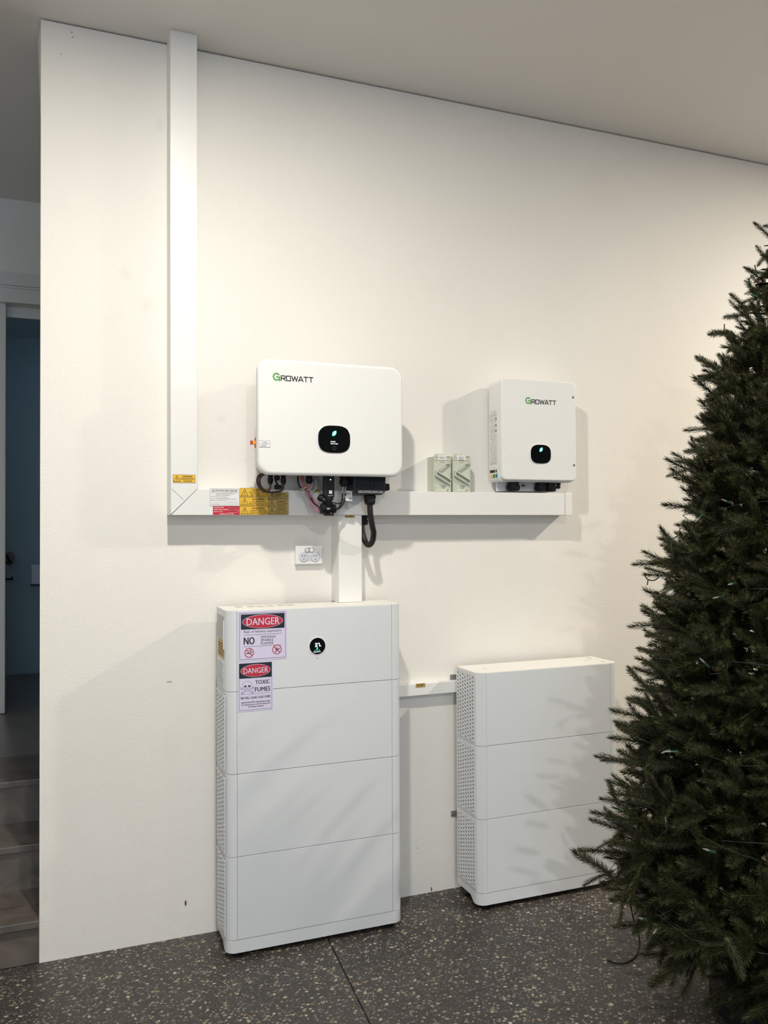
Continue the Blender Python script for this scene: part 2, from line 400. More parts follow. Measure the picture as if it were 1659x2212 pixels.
# landing of large marble tiles
MB().box(STEPX0, STEPX1, yn3, yn3+.42, r3-.026, r3, .003).build('tread', MARBLE, stairs)
MB().box(STEPX0, STEPX1, yn3+.018, yn3+.045, r2, r3-.026).build('riser', MARBLE, stairs)
TILE = mat('grey_marble_tile', (.20, .19, .185), .32, noise=.3, nscale=4)
land = struct(MB().box(STEPX0, STEPX1, yn3+.05, 3.4, r2, r3-.02).build('floor_3', DARKGAP))
yy = yn3+.423
while yy < 3.3:
    for xa_, xb_ in ((STEPX0, -.51), (-.507, .2), (.203, STEPX1)):
        MB().box(xa_, xb_, yy, min(yy+.6, 3.3)-.003, r3-.02, r3-.0005).build('tile', TILE, land)
    yy += .6
# far wall: header over the opening, panel at left, architrave
zh = on_y(40, 655, YF).z
wf = struct(MB().box(-1.6, .9, YF, YF+.12, zh, HC).box(.45, .9, YF, YF+.12, ZL, zh).box(-1.6, -1.2, YF, YF+.12, ZL, zh).build('wall_far', CEIL))
za = on_y(40, 624, YF-.02).z; zb_ = on_y(40, 609, YF).z
struct(MB().box(-1.6, .9, YF-.022, YF, zh-.004, za, .002).box(-1.6, .9, YF-.016, YF, za+.002, za+.015, .002).build('trim_1', DOORW))
struct(MB().box(-1.6, .9, YF-.008, YF, za+.02, za+.095, .002).build('trim_2', DOORW))
xd = on_y(12, 1100, YF+.05).x
d1 = struct(MB().box(-1.25, xd, YF+.03, YF+.07, ZL+.004, zh+.03, .002).build('door_1', DOORW))
struct(MB().box(xd-.02, .9, YF+.1, YF+.12, zh-.06, zh).build('trim_3', DOORW))
# the dim teal room beyond
YR = 3.30
struct(MB().box(-1.6, .9, YR, YR+.1, .3, HC).build('wall_room', ROOMBLUE))
struct(MB().box(-1.6, .9, YF+.12, YR, zh+.1, zh+.15).build('ceiling_2', ROOMBLUE))
struct(MB().box(.9, 1.0, .14, YR, 0, HC).build('wall_side', ROOMBLUE))
a = on_y(67, 1219, YR-.12); b = on_y(100, 1262, YR-.12)
t = thing('wall_cabinet', 'small pale box fixed to the dim teal wall beyond the doorway', 'box', (a.x+.07, YR, b.z))
MB().prism(rrect(a.x, a.x+.17, b.z, a.z, .008), 'y', YR-.12, YR-.001, .005).build('body', CERAM, t)
MB().box(a.x-.002, a.x+.173, YR-.118, YR-.001, b.z-.008, b.z-.001).build('base_strip', BLACKM, t)
a = on_y(20, 1207, YR-.02)
t = thing('wall_plate', 'small oval plate with dark fittings on the teal wall beside the door edge', 'fitting', (a.x, YR, a.z))
MB().prism(circ(a.x, a.z, .035, 20, .05), 'y', YR-.015, YR-.001, .003).build('plate', mat('plate_brown', (.17, .15, .12), .4), t)
MB().tube(smooth_path([(a.x-.012, YR-.03, a.z+.02), (a.x-.005, YR-.05, a.z), (a.x+.01, YR-.04, a.z-.018)]), .008).build('knob', BLACKM, t)
MB().box(a.x-.04, a.x+.02, YR-.05, YR-.016, a.z-.032, a.z-.022, .002).build('shelf', BLACKM, t)
a = on_y(19, 1249, YR-.02)
MB_ = MB().box(a.x-.03, a.x+.028, YR-.04, YR-.001, a.z-.012, a.z-.002, .002).box(a.x+.016, a.x+.028, YR-.04, YR-.03, a.z-.012, a.z+.012, .002)
tag(MB_.build('wall_hook', BLACKM), 'tiny black hook on the teal wall below the oval plate', 'hook')

# ================================================================== DUCTS
TY = -.098
TL, TR, HT, HB, HE = .3996, .4997, 1.7154, 1.6174, 2.1643
def sticker(parent, name, x0, x1, z0, z1, y, m_, label=None):
    return MB().box(x0, x1, y-.0008, y, z0, z1).build(name, m_, parent, label)
v = thing('cable_duct', 'tall white square cable duct rising to the ceiling near the wall end', 'duct', (.45, -.05, HB))
m1 = MB().prism([(TL, HB+.0006), (TR, HT+.0012), (TR, HC-.0005), (TL, HC-.0005)], 'y', -.088, -.0005).build('trunk', DUCT, v)
MB().prism([(TL, HB+.0006), (TR, HT+.0012), (TR, HC-.0005), (TL, HC-.0005)], 'y', TY, -.0885, .0015).build('lid', DUCT, v)
q0 = on_y(371, 1056, TY); q1 = on_y(396, 1079, TY)
stroke(MB(), [(q0.x, q0.z), (q1.x, q1.z)], .0012, TY, .0004).build('crease', INKG, v)
a = on_y(373.5, 1025, TY); b = on_y(422, 1043, TY)
st = sticker(v, 'warning_sticker', a.x, b.x, b.z, a.z, TY-.0002, YEL, 'yellow hazardous voltage warning sticker')
def tri_icon(mb, cx, cz, h, y, wd=.0011):
    stroke(mb, [(cx-h*.58, cz-h*.5), (cx+h*.58, cz-h*.5), (cx, cz+h*.5)], wd, y, closed=True)
    stroke(mb, [(cx+h*.06, cz+h*.25), (cx-h*.06, cz-h*.03), (cx+h*.06, cz-h*.06), (cx-h*.02, cz-h*.36)], wd, y)
def edge_box(mb, x0, x1, z0, z1, y, wd=.0007): stroke(mb, [(x0, z0), (x1, z0), (x1, z1), (x0, z1)], wd, y, .0003, closed=True)
def warn(parent, x0, x1, z0, z1, lines, m_=YEL, label=None, edge=True, y=TY-.0002):
    s_ = sticker(parent, 'warning_sticker', x0, x1, z0, z1, y, m_, label)
    W_, H_ = x1-x0, z1-z0; yt = y-.0011; k = MB()
    if edge: edge_box(k, x0, x1, z0, z1, yt, .0005)
    tri_icon(k, x0+W_*.17, z0+H_*.5, H_*.72, yt)
    text(k, 'WARNING', x0+W_*.42, x0+W_*.86, z1-H_*.34, z1-H_*.12, yt-.0003, .02)
    n = len(lines); hh = H_*.58/n
    for i, (s2, wd) in enumerate(lines):
        cx = x0+W_*.65; zt = z1-H_*.42-hh*i
        text(k, s2, cx-W_*.33*wd, cx+W_*.33*wd, zt-hh*.62, zt, yt-.0003, .02)
    k.build('lettering', INK, s_); return s_
bpy.data.objects.remove(st)
warn(v, a.x, b.x, b.z, a.z, [('HAZARDOUS D.C.', 1), ('VOLTAGE', .55)], YEL, 'yellow hazardous voltage warning sticker')

h = thing('cable_duct', 'long horizontal white cable duct with stickers, running below both wall units', 'duct', (1.3, -.05, HB))
MB().prism([(TL+.002, HB), (HE-.035, HB), (HE-.035, HT), (TR+.0002, HT)], 'y', -.088, -.0005).build('trunk', DUCT, h)
MB().prism([(TL+.003, HB), (HE-.036, HB), (HE-.036, HT), (TR+.0006, HT)], 'y', TY, -.0885, .0015).build('lid', DUCT, h)
MB().box(HE-.035, HE+.001, TY-.003, -.0005, HB-.002, HT+.002, .0025).build('end_cap', DUCT, h)
P_ = lambda px, py: on_y(px, py, TY)
a = P_(453.5, 1055.5); b = P_(517, 1093)
s_ = sticker(h, 'procedure_sticker', a.x, b.x, b.z, a.z, TY-.0002, LABELW, 'white shutdown procedure sticker'); k = MB(); yt = TY-.0012
edge_box(k, a.x, b.x, b.z, a.z, yt, .0006)
W_ = b.x-a.x; H_ = a.z-b.z
text(k, 'SHUTDOWN PROCEDURE', a.x+W_*.06, b.x-W_*.07, a.z-H_*.17, a.z-H_*.06, yt, .02)
for i, (s1, s2, wd) in enumerate([('STEP 1', 'Turn off the INVERTER AC ISOLATOR or', .78), ('', 'INVERTER SUPPLY MAIN SWITCH', .62), ('', 'located in the Switchboard', .5),
                                  ('STEP 2', 'Isolate the PV Array.', .38), ('', 'Turn off the DC Isolators', .46), ('STEP 3', 'Turn off the BATTERY DC ISOLATOR', .70)]):
    zt = a.z-H_*(.21+.073*i)
    if s1: text(k, s1, a.x+W_*.03, a.x+W_*.17, zt-H_*.045, zt, yt, .02)
    text(k, s2, a.x+W_*.19, a.x+W_*(.19+wd), zt-H_*.045, zt, yt, .01)
text(k, 'Manufacturer/Supplier Name:', a.x+W_*.03, a.x+W_*.58, b.z+H_*.28, b.z+H_*.33, yt, .01)
text(k, 'Contact Number:', a.x+W_*.03, a.x+W_*.34, b.z+H_*.07, b.z+H_*.12, yt, .01)
for x_, z_ in ((.60, .27), (.03, .18), (.35, .065)): stroke(k, [(a.x+W_*x_, b.z+H_*z_), (b.x-W_*.04, b.z+H_*z_)], .0004, yt, .0002)
k.build('lettering', INK, s_)
a = P_(460, 1093.3); b = P_(517.5, 1112.3)
s_ = sticker(h, 'voltage_sticker', a.x, b.x, max(b.z, HB+.0005), a.z, TY-.0002, REDS, 'red sticker with white battery voltage lettering'); k = MB(); k2 = MB()
W_ = b.x-a.x; H_ = a.z-b.z
for i, (s1, wd, l0) in enumerate([('BATTERY SYSTEM', .36, .56), ('SHORT CIRCUIT CURRENT', .52, .56), ('MAX D.C. VOLTS', .32, .56)]):
    zt = a.z-H_*(.08+.24*i); text(k, s1, a.x+W_*.04, a.x+W_*(.04+wd), zt-H_*.12, zt, yt, .02)
    stroke(k, [(a.x+W_*l0, zt-H_*.13), (a.x+W_*.92, zt-H_*.13)], .0006, yt, .0002)
    if i: text(k, 'AV'[i-1], a.x+W_*.94, a.x+W_*.97, zt-H_*.14, zt-H_*.02, yt, .02)
text(k, 'HAZARDOUS D.C. VOLTAGE', a.x+W_*.24, a.x+W_*.78, b.z+H_*.07, b.z+H_*.19, yt, .02)
text(k2, '2 x 15kWh', a.x+W_*.66, a.x+W_*.9, a.z-H_*.17, a.z-H_*.06, yt-.0003, .02); text(k2, '35.8', a.x+W_*.66, a.x+W_*.8, a.z-H_*.42, a.z-H_*.31, yt-.0003, .02); text(k2, '950', a.x+W_*.67, a.x+W_*.8, a.z-H_*.66, a.z-H_*.54, yt-.0003, .02)
k.build('lettering', LABELW, s_); k2.build('handwriting', INK, s_)
def W2(x0, y0, x1, y1, lines, m_, lab): 
    a = P_(x0, y0); b = P_(x1, y1); return warn(h, a.x, b.x, max(b.z, HB+.0004), a.z, lines, m_, lab)
W2(517.8, 1054.2, 579.3, 1073.4, [('BATTERY ENERGY STORAGE SYSTEM', 1), ('DO NOT DISCONNECT UNDER LOAD', .9), ('REFER TO BATTERY MANUAL', .85)], YEL, 'yellow warning sticker, top of the wider column')
W2(517.8, 1073.6, 579.3, 1093.3, [('ARC FLASH HAZARD', .72), ('ARC FLASH AND SHOCK', 1), ('HAZARD WEAR CORRECT PPE', 1)], YEL, 'yellow arc flash warning sticker, middle of the wider column')
W2(517.8, 1093.5, 579.3, 1112.4, [('MULTIPLE BATTERY SYSTEMS', .8), ('TURN OFF ALL BATTERY SYSTEM', .95), ('ISOLATORS TO ISOLATE EQUIPMENT', 1)], YEL, 'yellow multiple systems warning sticker, bottom of the wider column')
W2(579.6, 1063, 623, 1079.5, [('INSIDE THIS ENCLOSURE', 1), ('FOR ISOLATION', .8)], YELD, 'yellow warning sticker, top of the narrower column')
W2(579.6, 1079.7, 623, 1095.8, [('PV ARRAY D.C. ISOLATORS', .9), ('DO NOT DISCONNECT', .8), ('UNDER LOAD', .6)], YELD, 'yellow warning sticker, middle of the narrower column')
W2(579.6, 1096, 623, 1112.4, [('MULTIPLE D.C. SOURCES', .9), ('TURN OFF ALL D.C.', .8), ('ISOLATORS TO ISOLATE', .8)], YELD, 'yellow warning sticker, bottom of the narrower column')
def battery_tag(parent, px0, py0, px1, py1, y):
    a = on_y(px0, py0, y); b = on_y(px1, py1, y)
    s_ = sticker(parent, 'battery_sticker', a.x, b.x, b.z, a.z, y-.0002, YELD, 'small gold sticker reading battery')
    k = MB(); edge_box(k, a.x, b.x, b.z, a.z, y-.0012, .0007); text(k, 'BATTERY', a.x+(b.x-a.x)*.14, b.x-(b.x-a.x)*.14, b.z+(a.z-b.z)*.22, a.z-(a.z-b.z)*.22, y-.0013, .02); k.build('lettering', INK, s_)
battery_tag(h, 676, 1057.5, 690, 1063.5, TY)

ZT = 1.2636
dn = thing('cable_duct', 'short white square duct dropping from the long duct to the taller battery stack', 'duct', (1.108, -.05, ZT+.002))
MB().box(1.060, 1.158, -.088, -.0005, ZT+.002, HB-.0015).build('trunk', DUCT, dn)
MB().box(1.060, 1.158, TY, -.0885, ZT+.002, HB-.0015, .0015).build('lid', DUCT, dn)
battery_tag(dn, 745, 1113.2, 765.5, 1118, TY)
lk = thing('cable_duct', 'slim white duct on the wall linking the two battery stacks', 'duct', (1.5, -.02, .85))
zt_, zb2 = .902, .854
MB().box(1.20, 1.66, -.030, -.0005, zb2, zt_).build('trunk', DUCT, lk)
MB().box(1.20, 1.66, -.038, -.0305, zb2, zt_, .0015).build('lid', DUCT, lk)
battery_tag(lk, 898.5, 1477.3, 918, 1483.3, -.038)

# ================================================================== BATTERY STACKS
YFB, YBB = -.2385, -.050
def plan(x0, x1, yf, yb, rr, side, n=8):
    """plan outline of a side cover with a rounded front corner; side 'l' or 'r'"""
    if side == 'l':
        p = [(x1, yf), (x1, yf+.02), (x0+.02, yf+.02+rr*.4), (x0+.02, yb), (x0, yb)]
        for k in range(n+1):
            a = R(180+90*k/n); p.append((x0+rr+rr*math.cos(a), yf+rr+rr*math.sin(a)))
    else:
        p = [(x1, yb), (x1-.02, yb), (x1-.02, yf+.02+rr*.4), (x0, yf+.02), (x0, yf)]
        for k in range(n+1):
            a = R(270+90*k/n); p.append((x1-rr+rr*math.cos(a), yf+rr+rr*math.sin(a)))
    return p
def grille(x, y0, y1, z0, z1):
    g_ = MB(); cols = 7; pit = (y1-y0)/cols
    for c in range(cols+1):
        y = y0+c*pit; g_.box(x-.003, x, y-.0038, y+.0038, z0, z1)
    for c in range(cols):
        n = int((z1-z0)/.0155)
        for i in range(n+1):
            z = z0+i*.0155+(.00775 if c % 2 else 0)
            if z > z1-.003: continue
            g_.box(x-.0042, x, y0+c*pit+.0035, y0+(c+1)*pit-.0035, z, z+.0065)
    g_.box(x-.003, x, y0-.003, y1+.003, z0-.004, z0); g_.box(x-.003, x, y0-.003, y1+.003, z1, z1+.004)
    return g_
GRILLE_DARK = mat('grille_dark', (.30, .29, .28), .6)
def module(name, label, x0, xa, xb, x1, z0, z1, group, gy=True, yf=YFB):
    t = thing(name, label, 'battery', ((x0+x1)/2, (yf+YBB)/2, z0), group)
    e = .0009
    MB().box(x0+.012, x1-.012, yf+.014, YBB+.001, z0+.0002, z1-.0002).build('chassis', GREYM, t)
    MB().box(xa+.0007, xb-.0007, yf, yf+.012, z0+e, z1-e, .0011).build('front_panel', WHITE, t)
    lc = MB().prism(plan(x0+.0035, xa-.0003, yf, YBB, .036, 'l'), 'z', z0+e, z1-e).build('side_cover', WHITE, t)
    for p in lc.data.polygons: p.use_smooth = False
    MB().prism(plan(xb+.0003, x1, yf, YBB, .036, 'r'), 'z', z0+e, z1-e).build('side_cover', WHITE, t)
    if gy:
        gz0, gz1 = z0+.016, z1-.016
        MB().box(x0+.002, x0+.0034, YBB-.168, YBB-.008, gz0-.004, gz1+.004).build('grille_backing', GRILLE_DARK, lc)
        gg = grille(x0+.0035, YBB-.166, YBB-.010, gz0, gz1).build('vent_grille', WHITE, lc); gg['kind'] = 'stuff'
        MB().cyl((x0-.001, YBB-.025, (z0+z1)/2-.01), (x0+.003, YBB-.025, (z0+z1)/2-.01), .007, 14).build('screw', CHROME, lc)
    return t
def shade_side(o): 
    for p in o.data.polygons:
        p.use_smooth = abs(p.normal.z) < .1
    bm = bmesh.new(); bm.from_mesh(o.data)
    for e in bm.edges: e.smooth = e.calc_face_angle(0) < R(20)
    bm.to_mesh(o.data); bm.free()
LX = (.5764, .6188, 1.2303, 1.2737)
RX = (1.6012, 1.6441, 2.2561, 2.2995)
def base_unit(label, X, z0, z1, yf):
    t = thing('battery_stand', label, 'stand', ((X[0]+X[3])/2, (yf+YBB)/2, 0))
    x0, _, _, x1 = X
    pl = [(x0+.0035, YBB), (x0+.0035, yf+.036)]
    for k in range(9):
        a_ = R(180+90*k/8); pl.append((x0+.0395+.036*math.cos(a_), yf+.036+.036*math.sin(a_)))
    for k in range(9):
        a_ = R(270+90*k/8); pl.append((x1-.036+.036*math.cos(a_), yf+.036+.036*math.sin(a_)))
    pl += [(x1, YBB)]
    n = len(pl)
    mbb = MB(); top = [(p[0], p[1], z1-.0009) for p in pl]
    # the skirt is cut away along the sides: low only near the front
    def zlow(p):
        d = p[1]-yf
        return z0+(0 if d < .045 else (.022 if d > .075 else .022*(d-.045)/.03))
    extra = []
    P2 = []
    for i, p in enumerate(pl):
        P2.append(p)
        if i == 0:
            for d in (.16, .075, .06, .045): P2.append((x0+.0035, yf+d))
        if i == n-2:
            for d in (.045, .06, .075, .16): P2.append((x1, yf+d))
    n = len(P2)
    top = [(p[0], p[1], z1-.0009) for p in P2]; low = [(p[0], p[1], zlow(p)) for p in P2]
    mbb.add(top+low, [tuple(range(n))]+[(i, i+1, n+i+1, n+i) for i in range(n-1)]+[(n-1, 0, n, 2*n-1)]+[(n+i, n+i+1, 2*n-2-i, 2*n-1-i) for i in range(0, n//2-1)])
    o = mbb.build('skirt', WHITE, t)
    for fx in (x0+.05, x1-.05):
        for fy in (yf+.035, YBB-.03):
            f_ = MB().cyl((fx, fy, .010), (fx, fy, z0+.02), .012, 14).build('foot_stem', CHROME, t)
            MB().lathe((fx, fy, 0), (0, 0, 1), [(0, .022), (.006, .022), (.011, .014)], 18).build('foot_pad', BLACK, t)
    MB().box(x0+.03, x1-.03, yf+.03, YBB-.01, z0+.03, z0+.035).build('underside_tray', BLACKM, t)
    return t
GL = 'battery modules of the taller stack'; GR_ = 'battery modules of the lower stack'
cm = module('control_module', 'white control unit with round display on top of the taller battery stack', *LX, .9686, ZT, None, False)
module('battery_module', 'white battery module directly under the unit with the round display', *LX, .668, .9686, GL)
module('battery_module', 'white battery module second from bottom in the taller left stack', *LX, .3674, .668, GL)
module('battery_module', 'white battery module lowest in the taller left stack', *LX, .0668, .3674, GL)
base_unit('white plinth with metal feet under the taller left battery stack', LX, .0203, .0668, YFB)
YR2 = -.2447
r3_ = module('battery_module', 'white battery module topmost in the lower right stack beside the tree', *RX, .669, .967, GR_, yf=YR2)
r2_ = module('battery_module', 'white battery module in the middle of the lower right stack', *RX, .370, .669, GR_, yf=YR2)
r1_ = module('battery_module', 'white battery module lowest in the right stack, partly behind the tree', *RX, .071, .370, GR_, yf=YR2)
base_unit('white plinth with metal feet under the lower right battery stack', RX, .0224, .071, YR2)
for o in list(COL.objects):
    if o.name.startswith('side_cover') or o.name.startswith('skirt'): shade_side(o)
# tops
def top_plate(t, X, z, yf):
    x0, xa, xb, x1 = X
    L1 = [(xa-.0003, yf+.0012), (xa-.0003, YBB), (x0+.0035, YBB)]+[(x0+.0395+.036*math.cos(R(180+90*k/8)), yf+.036+.036*math.sin(R(180+90*k/8))) for k in range(9)]
    R1 = [(xb+.0003, YBB), (xb+.0003, yf+.0012)]+[(x1-.036+.036*math.cos(R(270+90*k/8)), yf+.036+.036*math.sin(R(270+90*k/8))) for k in range(9)]+[(x1, YBB)]
    MB().prism(L1, 'z', z-.0008, z+.0012).build('corner_cap', TOPW, t); MB().prism(R1, 'z', z-.0008, z+.0012).build('corner_cap', TOPW, t)
    MB().box(xa+.0004, xb-.0004, yf+.0012, YBB, z-.0008, z+.0012, .0005).build('top_plate', TOPW, t)
top_plate(cm, LX, ZT, YFB); top_plate(r3_, RX, .967, YR2)
for x in (RX[1]+.05, RX[2]-.05):
    MB().lathe((x, -.145, .9680), (0, 0, 1), [(0, .012), (.002, .012), (.0028, .009)], 20).build('top_plug', WHITE, r3_)
MB().box(RX[2]-.004, RX[2]-.001, -.21, -.18, .9683, .9687).box(RX[2]-.004, RX[2]-.001, -.11, -.08, .9683, .9687).build('top_seam', INKG, r3_)
# control unit: side handle recess, yellow side sticker, louvres, top label
MB().box(LX[0]+.0018, LX[0]+.0034, -.195, -.065, 1.155, 1.24).build('handle_recess', GREYM, cm)
MB().box(LX[0]+.0005, LX[0]+.0034, -.200, -.195, 1.12, 1.225).build('handle_rim', WHITE, cm)
so = MB().box(LX[0]+.0008, LX[0]+.0016, -.197, -.085, 1.085, 1.15).build('side_sticker', YELD, cm, 'yellow caution sticker on the side')
k = MB()
for i in range(5): k.box(LX[0]+.0002, LX[0]+.0007, -.185, -.10-.006*(i % 3), 1.096+i*.010, 1.0995+i*.010)
k.build('lettering', INK, so)
lv = MB()
for i in range(12): lv.box(LX[0]+.0005, LX[0]+.0034, -.19, -.06, .98+i*.008, .9835+i*.008)
lv.build('louvres', WHITE, cm)
k = MB(); kx = .64
for i, (dx, y0_, y1_) in enumerate([(0, -.12, 0), (.045, -.13, 0), (.08, -.14, 0), (.12, -.13, 0), (.165, -.12, 0), (.20, -.13, 0)]):
    for j in range(5): k.box(kx+dx, kx+dx+.03, y0_+j*.011, y0_+j*.011+.004, ZT+.0013, ZT+.0016)
k.build('top_label', mat('faded_print', (.52, .47, .38), .6), cm)
# round display
c = on_y(685.5, 1395.3, YFB)
dsp = MB().prism(circ(c.x, c.z, .0335, 40), 'y', YFB-.0016, YFB).build('display_bezel', mat('bezel', (.85, .85, .85), .3), cm)
MB().prism(circ(c.x, c.z, .0312, 40), 'y', YFB-.0022, YFB-.0016).build('screen', GLASSK, dsp)
k = MB(); yt = YFB-.0024
def seg7(k, x, z, w_, h_, s, wd):
    A = {'t': [(0, 1), (1, 1)], 'm': [(0, .5), (1, .5)], 'b': [(0, 0), (1, 0)], 'tr': [(1, .5), (1, 1)], 'br': [(1, 0), (1, .5)]}
    for q in s: stroke(k, [(x+u*w_, z+v_*h_) for u, v_ in A[q]], wd, yt, .0003)
seg7(k, c.x-.0085, c.z-.002, .006, .012, ('t', 'm', 'b', 'tr', 'br'), .0020)
seg7(k, c.x+.0015, c.z-.001, .006, .011, ('t', 'tr', 'br'), .0020)
text(k, '%', c.x+.0095, c.x+.0145, c.z-.002, c.z+.002, yt, .03)
k.build('digits', GLOWW, dsp)
def leaf(cx, cz, s, y, nm, par, m_, ):
    pts = []
    for i in range(13):
        a_ = i/12; pts.append((a_, .27*math.sin(math.pi*a_)))
    for i in range(11, 0, -1):
        a_ = i/12; pts.append((a_, -.27*math.sin(math.pi*a_)))
    th = R(55); o = [(cx+s*((u-.5)*math.cos(th)-v_*math.sin(th)), cz+s*((u-.5)*math.sin(th)+v_*math.cos(th))) for u, v_ in pts]
    return MB().prism(o, 'y', y-.0004, y).build(nm, m_, par)
leaf(c.x-.001, c.z-.0085, .008, yt, 'leaf_icon', dsp, GLOW)
k = MB(); text(k, 'charging', c.x-.012, c.x+.009, c.z-.0165, c.z-.0142, yt, .03); k.build('status_text', GLOW, dsp)
k = MB(); text(k, 'Alpowered', c.x-.016, c.x+.011, c.z-.0245, c.z-.0195, yt, .03); k.build('wordmark', GLOWW, dsp)
q = on_y(685, 1421.5, YFB); k = MB(); stroke(k, [(q.x-.002, q.z+.004), (q.x-.002, q.z-.001), (q.x-.0005, q.z-.0035), (q.x+.002, q.z-.003), (q.x+.0028, q.z), (q.x, q.z+.0015)], .0007, YFB, .0004, True)
k.build('touch_symbol', INKG, cm)
# wall brackets of the lower stack
def bracket(z, par):
    MB().box(RX[0]+.02, RX[0]+.04, YBB+.001, -.004, z-.02, z+.004).box(RX[0]-.002, RX[0]+.04, -.004, -.0005, z-.02, z+.004).lathe((RX[0]+.006, -.008, z-.008), (0, 1, 0), [(0, .004), (.004, .005)], 10).build('wall_bracket', GREYM, par)
bracket(.920, r3_); bracket(.33, r1_)

# ================================================================== DANGER SIGNS
def sign(label, px, py, px2, py2, w_frac_elems):
    a = on_y(px, py, YFB); b = on_y(px2, py2, YFB); x0, x1, z1, z0 = a.x, b.x, a.z, b.z
    t = thing('danger_sign', label, 'sign', ((x0+x1)/2, YFB, z0))
    y = YFB-.0011
    MB().box(x0, x1, y, YFB-.0002, z0, z1).build('panel', SIGNW, t)
    X = lambda u: x0+u*(x1-x0); Z = lambda v_: z1-v_*(z1-z0)
    return t, X, Z, y, x1-x0
t, X, Z, y, W_ = sign('square white danger sign about battery explosion, no smoking, sparks or flames', 513.6, 1321.5, 620.3, 1422.5, None)
k = MB(); stroke(k, [(X(.035), Z(.04)), (X(.965), Z(.04)), (X(.965), Z(.965)), (X(.035), Z(.965))], .0011, y, .0003, True)
for v_ in (.475, .71): stroke(k, [(X(.12), Z(v_)), (X(.89), Z(v_))], .001, y, .0003)
k.build('border', SIGNK, t)
MB().prism(rrect(X(.06), X(.945), Z(.365), Z(.06), .002), 'y', y-.0003, y).build('header', SIGNK, t)
MB().prism(circ(X(.50), Z(.213), W_*.412, 48, W_*.135), 'y', y-.0006, y-.0003).build('oval_rim', SIGNW, t)
MB().prism(circ(X(.50), Z(.213), W_*.404, 48, W_*.128), 'y', y-.0009, y-.0006).build('oval', SIGNR, t)
k = MB(); text(k, 'DANGER', X(.175), X(.84), Z(.285), Z(.142), y-.0012, .03); k.build('danger_lettering', SIGNW, t)
k = MB(); text(k, 'Risk of battery explosion', X(.12), X(.88), Z(.45), Z(.385), y-.0004, .0); text(k, 'NO', X(.12), X(.33), Z(.67), Z(.52), y-.0004, .055)
for s_, x1_, v_ in (('SMOKING', .76, .555), ('SPARKS', .71, .62), ('FLAMES', .715, .685)): text(k, s_, X(.46), X(x1_), Z(v_), Z(v_-.05), y-.0004, .0)
k.build('lettering', INK, t)
def prohibit(par, cx, cz, r, y):
    k = MB(); n = 28
    pts = [(cx+r*math.cos(2*math.pi*i/n), cz+r*math.sin(2*math.pi*i/n)) for i in range(n)]
    stroke(k, pts, r*.17, y, .0004, True); stroke(k, [(cx-r*.7, cz+r*.7), (cx+r*.7, cz-r*.7)], r*.17, y-.0003, .0004); k.build('prohibition_ring', SIGNR, par)
cx, cz, r_ = X(.225), Z(.835), W_*.088
k = MB().box(cx-r_*.72, cx+r_*.25, y-.0004, y, cz-r_*.22, cz-r_*.04)
stroke(k, [(cx+r_*.35, cz-r_*.1), (cx+r_*.62, cz-r_*.1)], r_*.1, y, .0003)
for o_ in (0, .25): stroke(k, [(cx+r_*(.65-o_), cz+r_*.05), (cx+r_*(.65-o_), cz+r_*.2), (cx+r_*(.3-o_), cz+r_*.35), (cx+r_*(.25-o_), cz+r_*.6), (cx+r_*(.5-o_), cz+r_*.7)], r_*.08, y, .0003)
k.build('cigarette_symbol', INK, t); prohibit(t, cx, cz, r_, y)
cx = X(.79); cz = Z(.80); 
k = MB().prism([(cx-r_*.45, cz-r_*.2), (cx-r_*.3, cz+r_*.1), (cx-r_*.25, cz+r_*.45), (cx-r_*.05, cz+r_*.25), (cx, cz+r_*.6), (cx+r_*.15, cz+r_*.1), (cx+r_*.1, cz-r_*.2), (cx-r_*.1, cz-r_*.05)], 'y', y-.0004, y)
stroke(k, [(cx-r_*.4, cz-r_*.55), (cx+r_*.6, cz+r_*.25)], r_*.16, y, .0004); k.build('flame_symbol', INK, t); prohibit(t, cx, cz, r_, y)

t, X, Z, y, W_ = sign('smaller danger sign with a skull about toxic fumes, across the upper module joint', 514.2, 1430.6, 589.5, 1532, None)
# sits across the joint between the display unit and the module beneath
H2 = W_*1.44
k = MB(); stroke(k, [(X(.03), Z(.035)), (X(.965), Z(.035)), (X(.965), Z(.97)), (X(.03), Z(.97))], .0009, y, .0003, True)
stroke(k, [(X(.07), Z(.655)), (X(.93), Z(.655))], .0007, y, .0003); k.build('border', SIGNK, t)
MB().prism(rrect(X(.03), X(.965), Z(.335), Z(.035), .002), 'y', y-.0003, y).build('header', SIGNK, t)
MB().prism(circ(X(.5), Z(.185), W_*.43, 48, W_*.175), 'y', y-.0006, y-.0003).build('oval_rim', SIGNW, t)
MB().prism(circ(X(.5), Z(.185), W_*.42, 48, W_*.165), 'y', y-.0009, y-.0006).build('oval', SIGNR, t)
k = MB(); text(k, 'DANGER', X(.15), X(.86), Z(.24), Z(.13), y-.0012, .03); k.build('danger_lettering', SIGNW, t)
k = MB(); text(k, 'TOXIC', X(.49), X(.91), Z(.465), Z(.385), y-.0004, .045); text(k, 'FUMES', X(.48), X(.92), Z(.615), Z(.525), y-.0004, .045)
text(k, 'FIRE WILL CAUSE TOXIC FUMES', X(.07), X(.93), Z(.75), Z(.705), y-.0004, .045)
text(k, 'Appropriate PPE requirements apply', X(.08), X(.93), Z(.84), Z(.80), y-.0004, .02)
text(k, 'for entering the room/working with', X(.09), X(.92), Z(.885), Z(.848), y-.0004, .02)
text(k, 'the battery systems', X(.28), X(.73), Z(.93), Z(.893), y-.0004, .02); k.build('lettering', INK, t)
cx, cz, s = X(.26), Z(.46), W_*.13
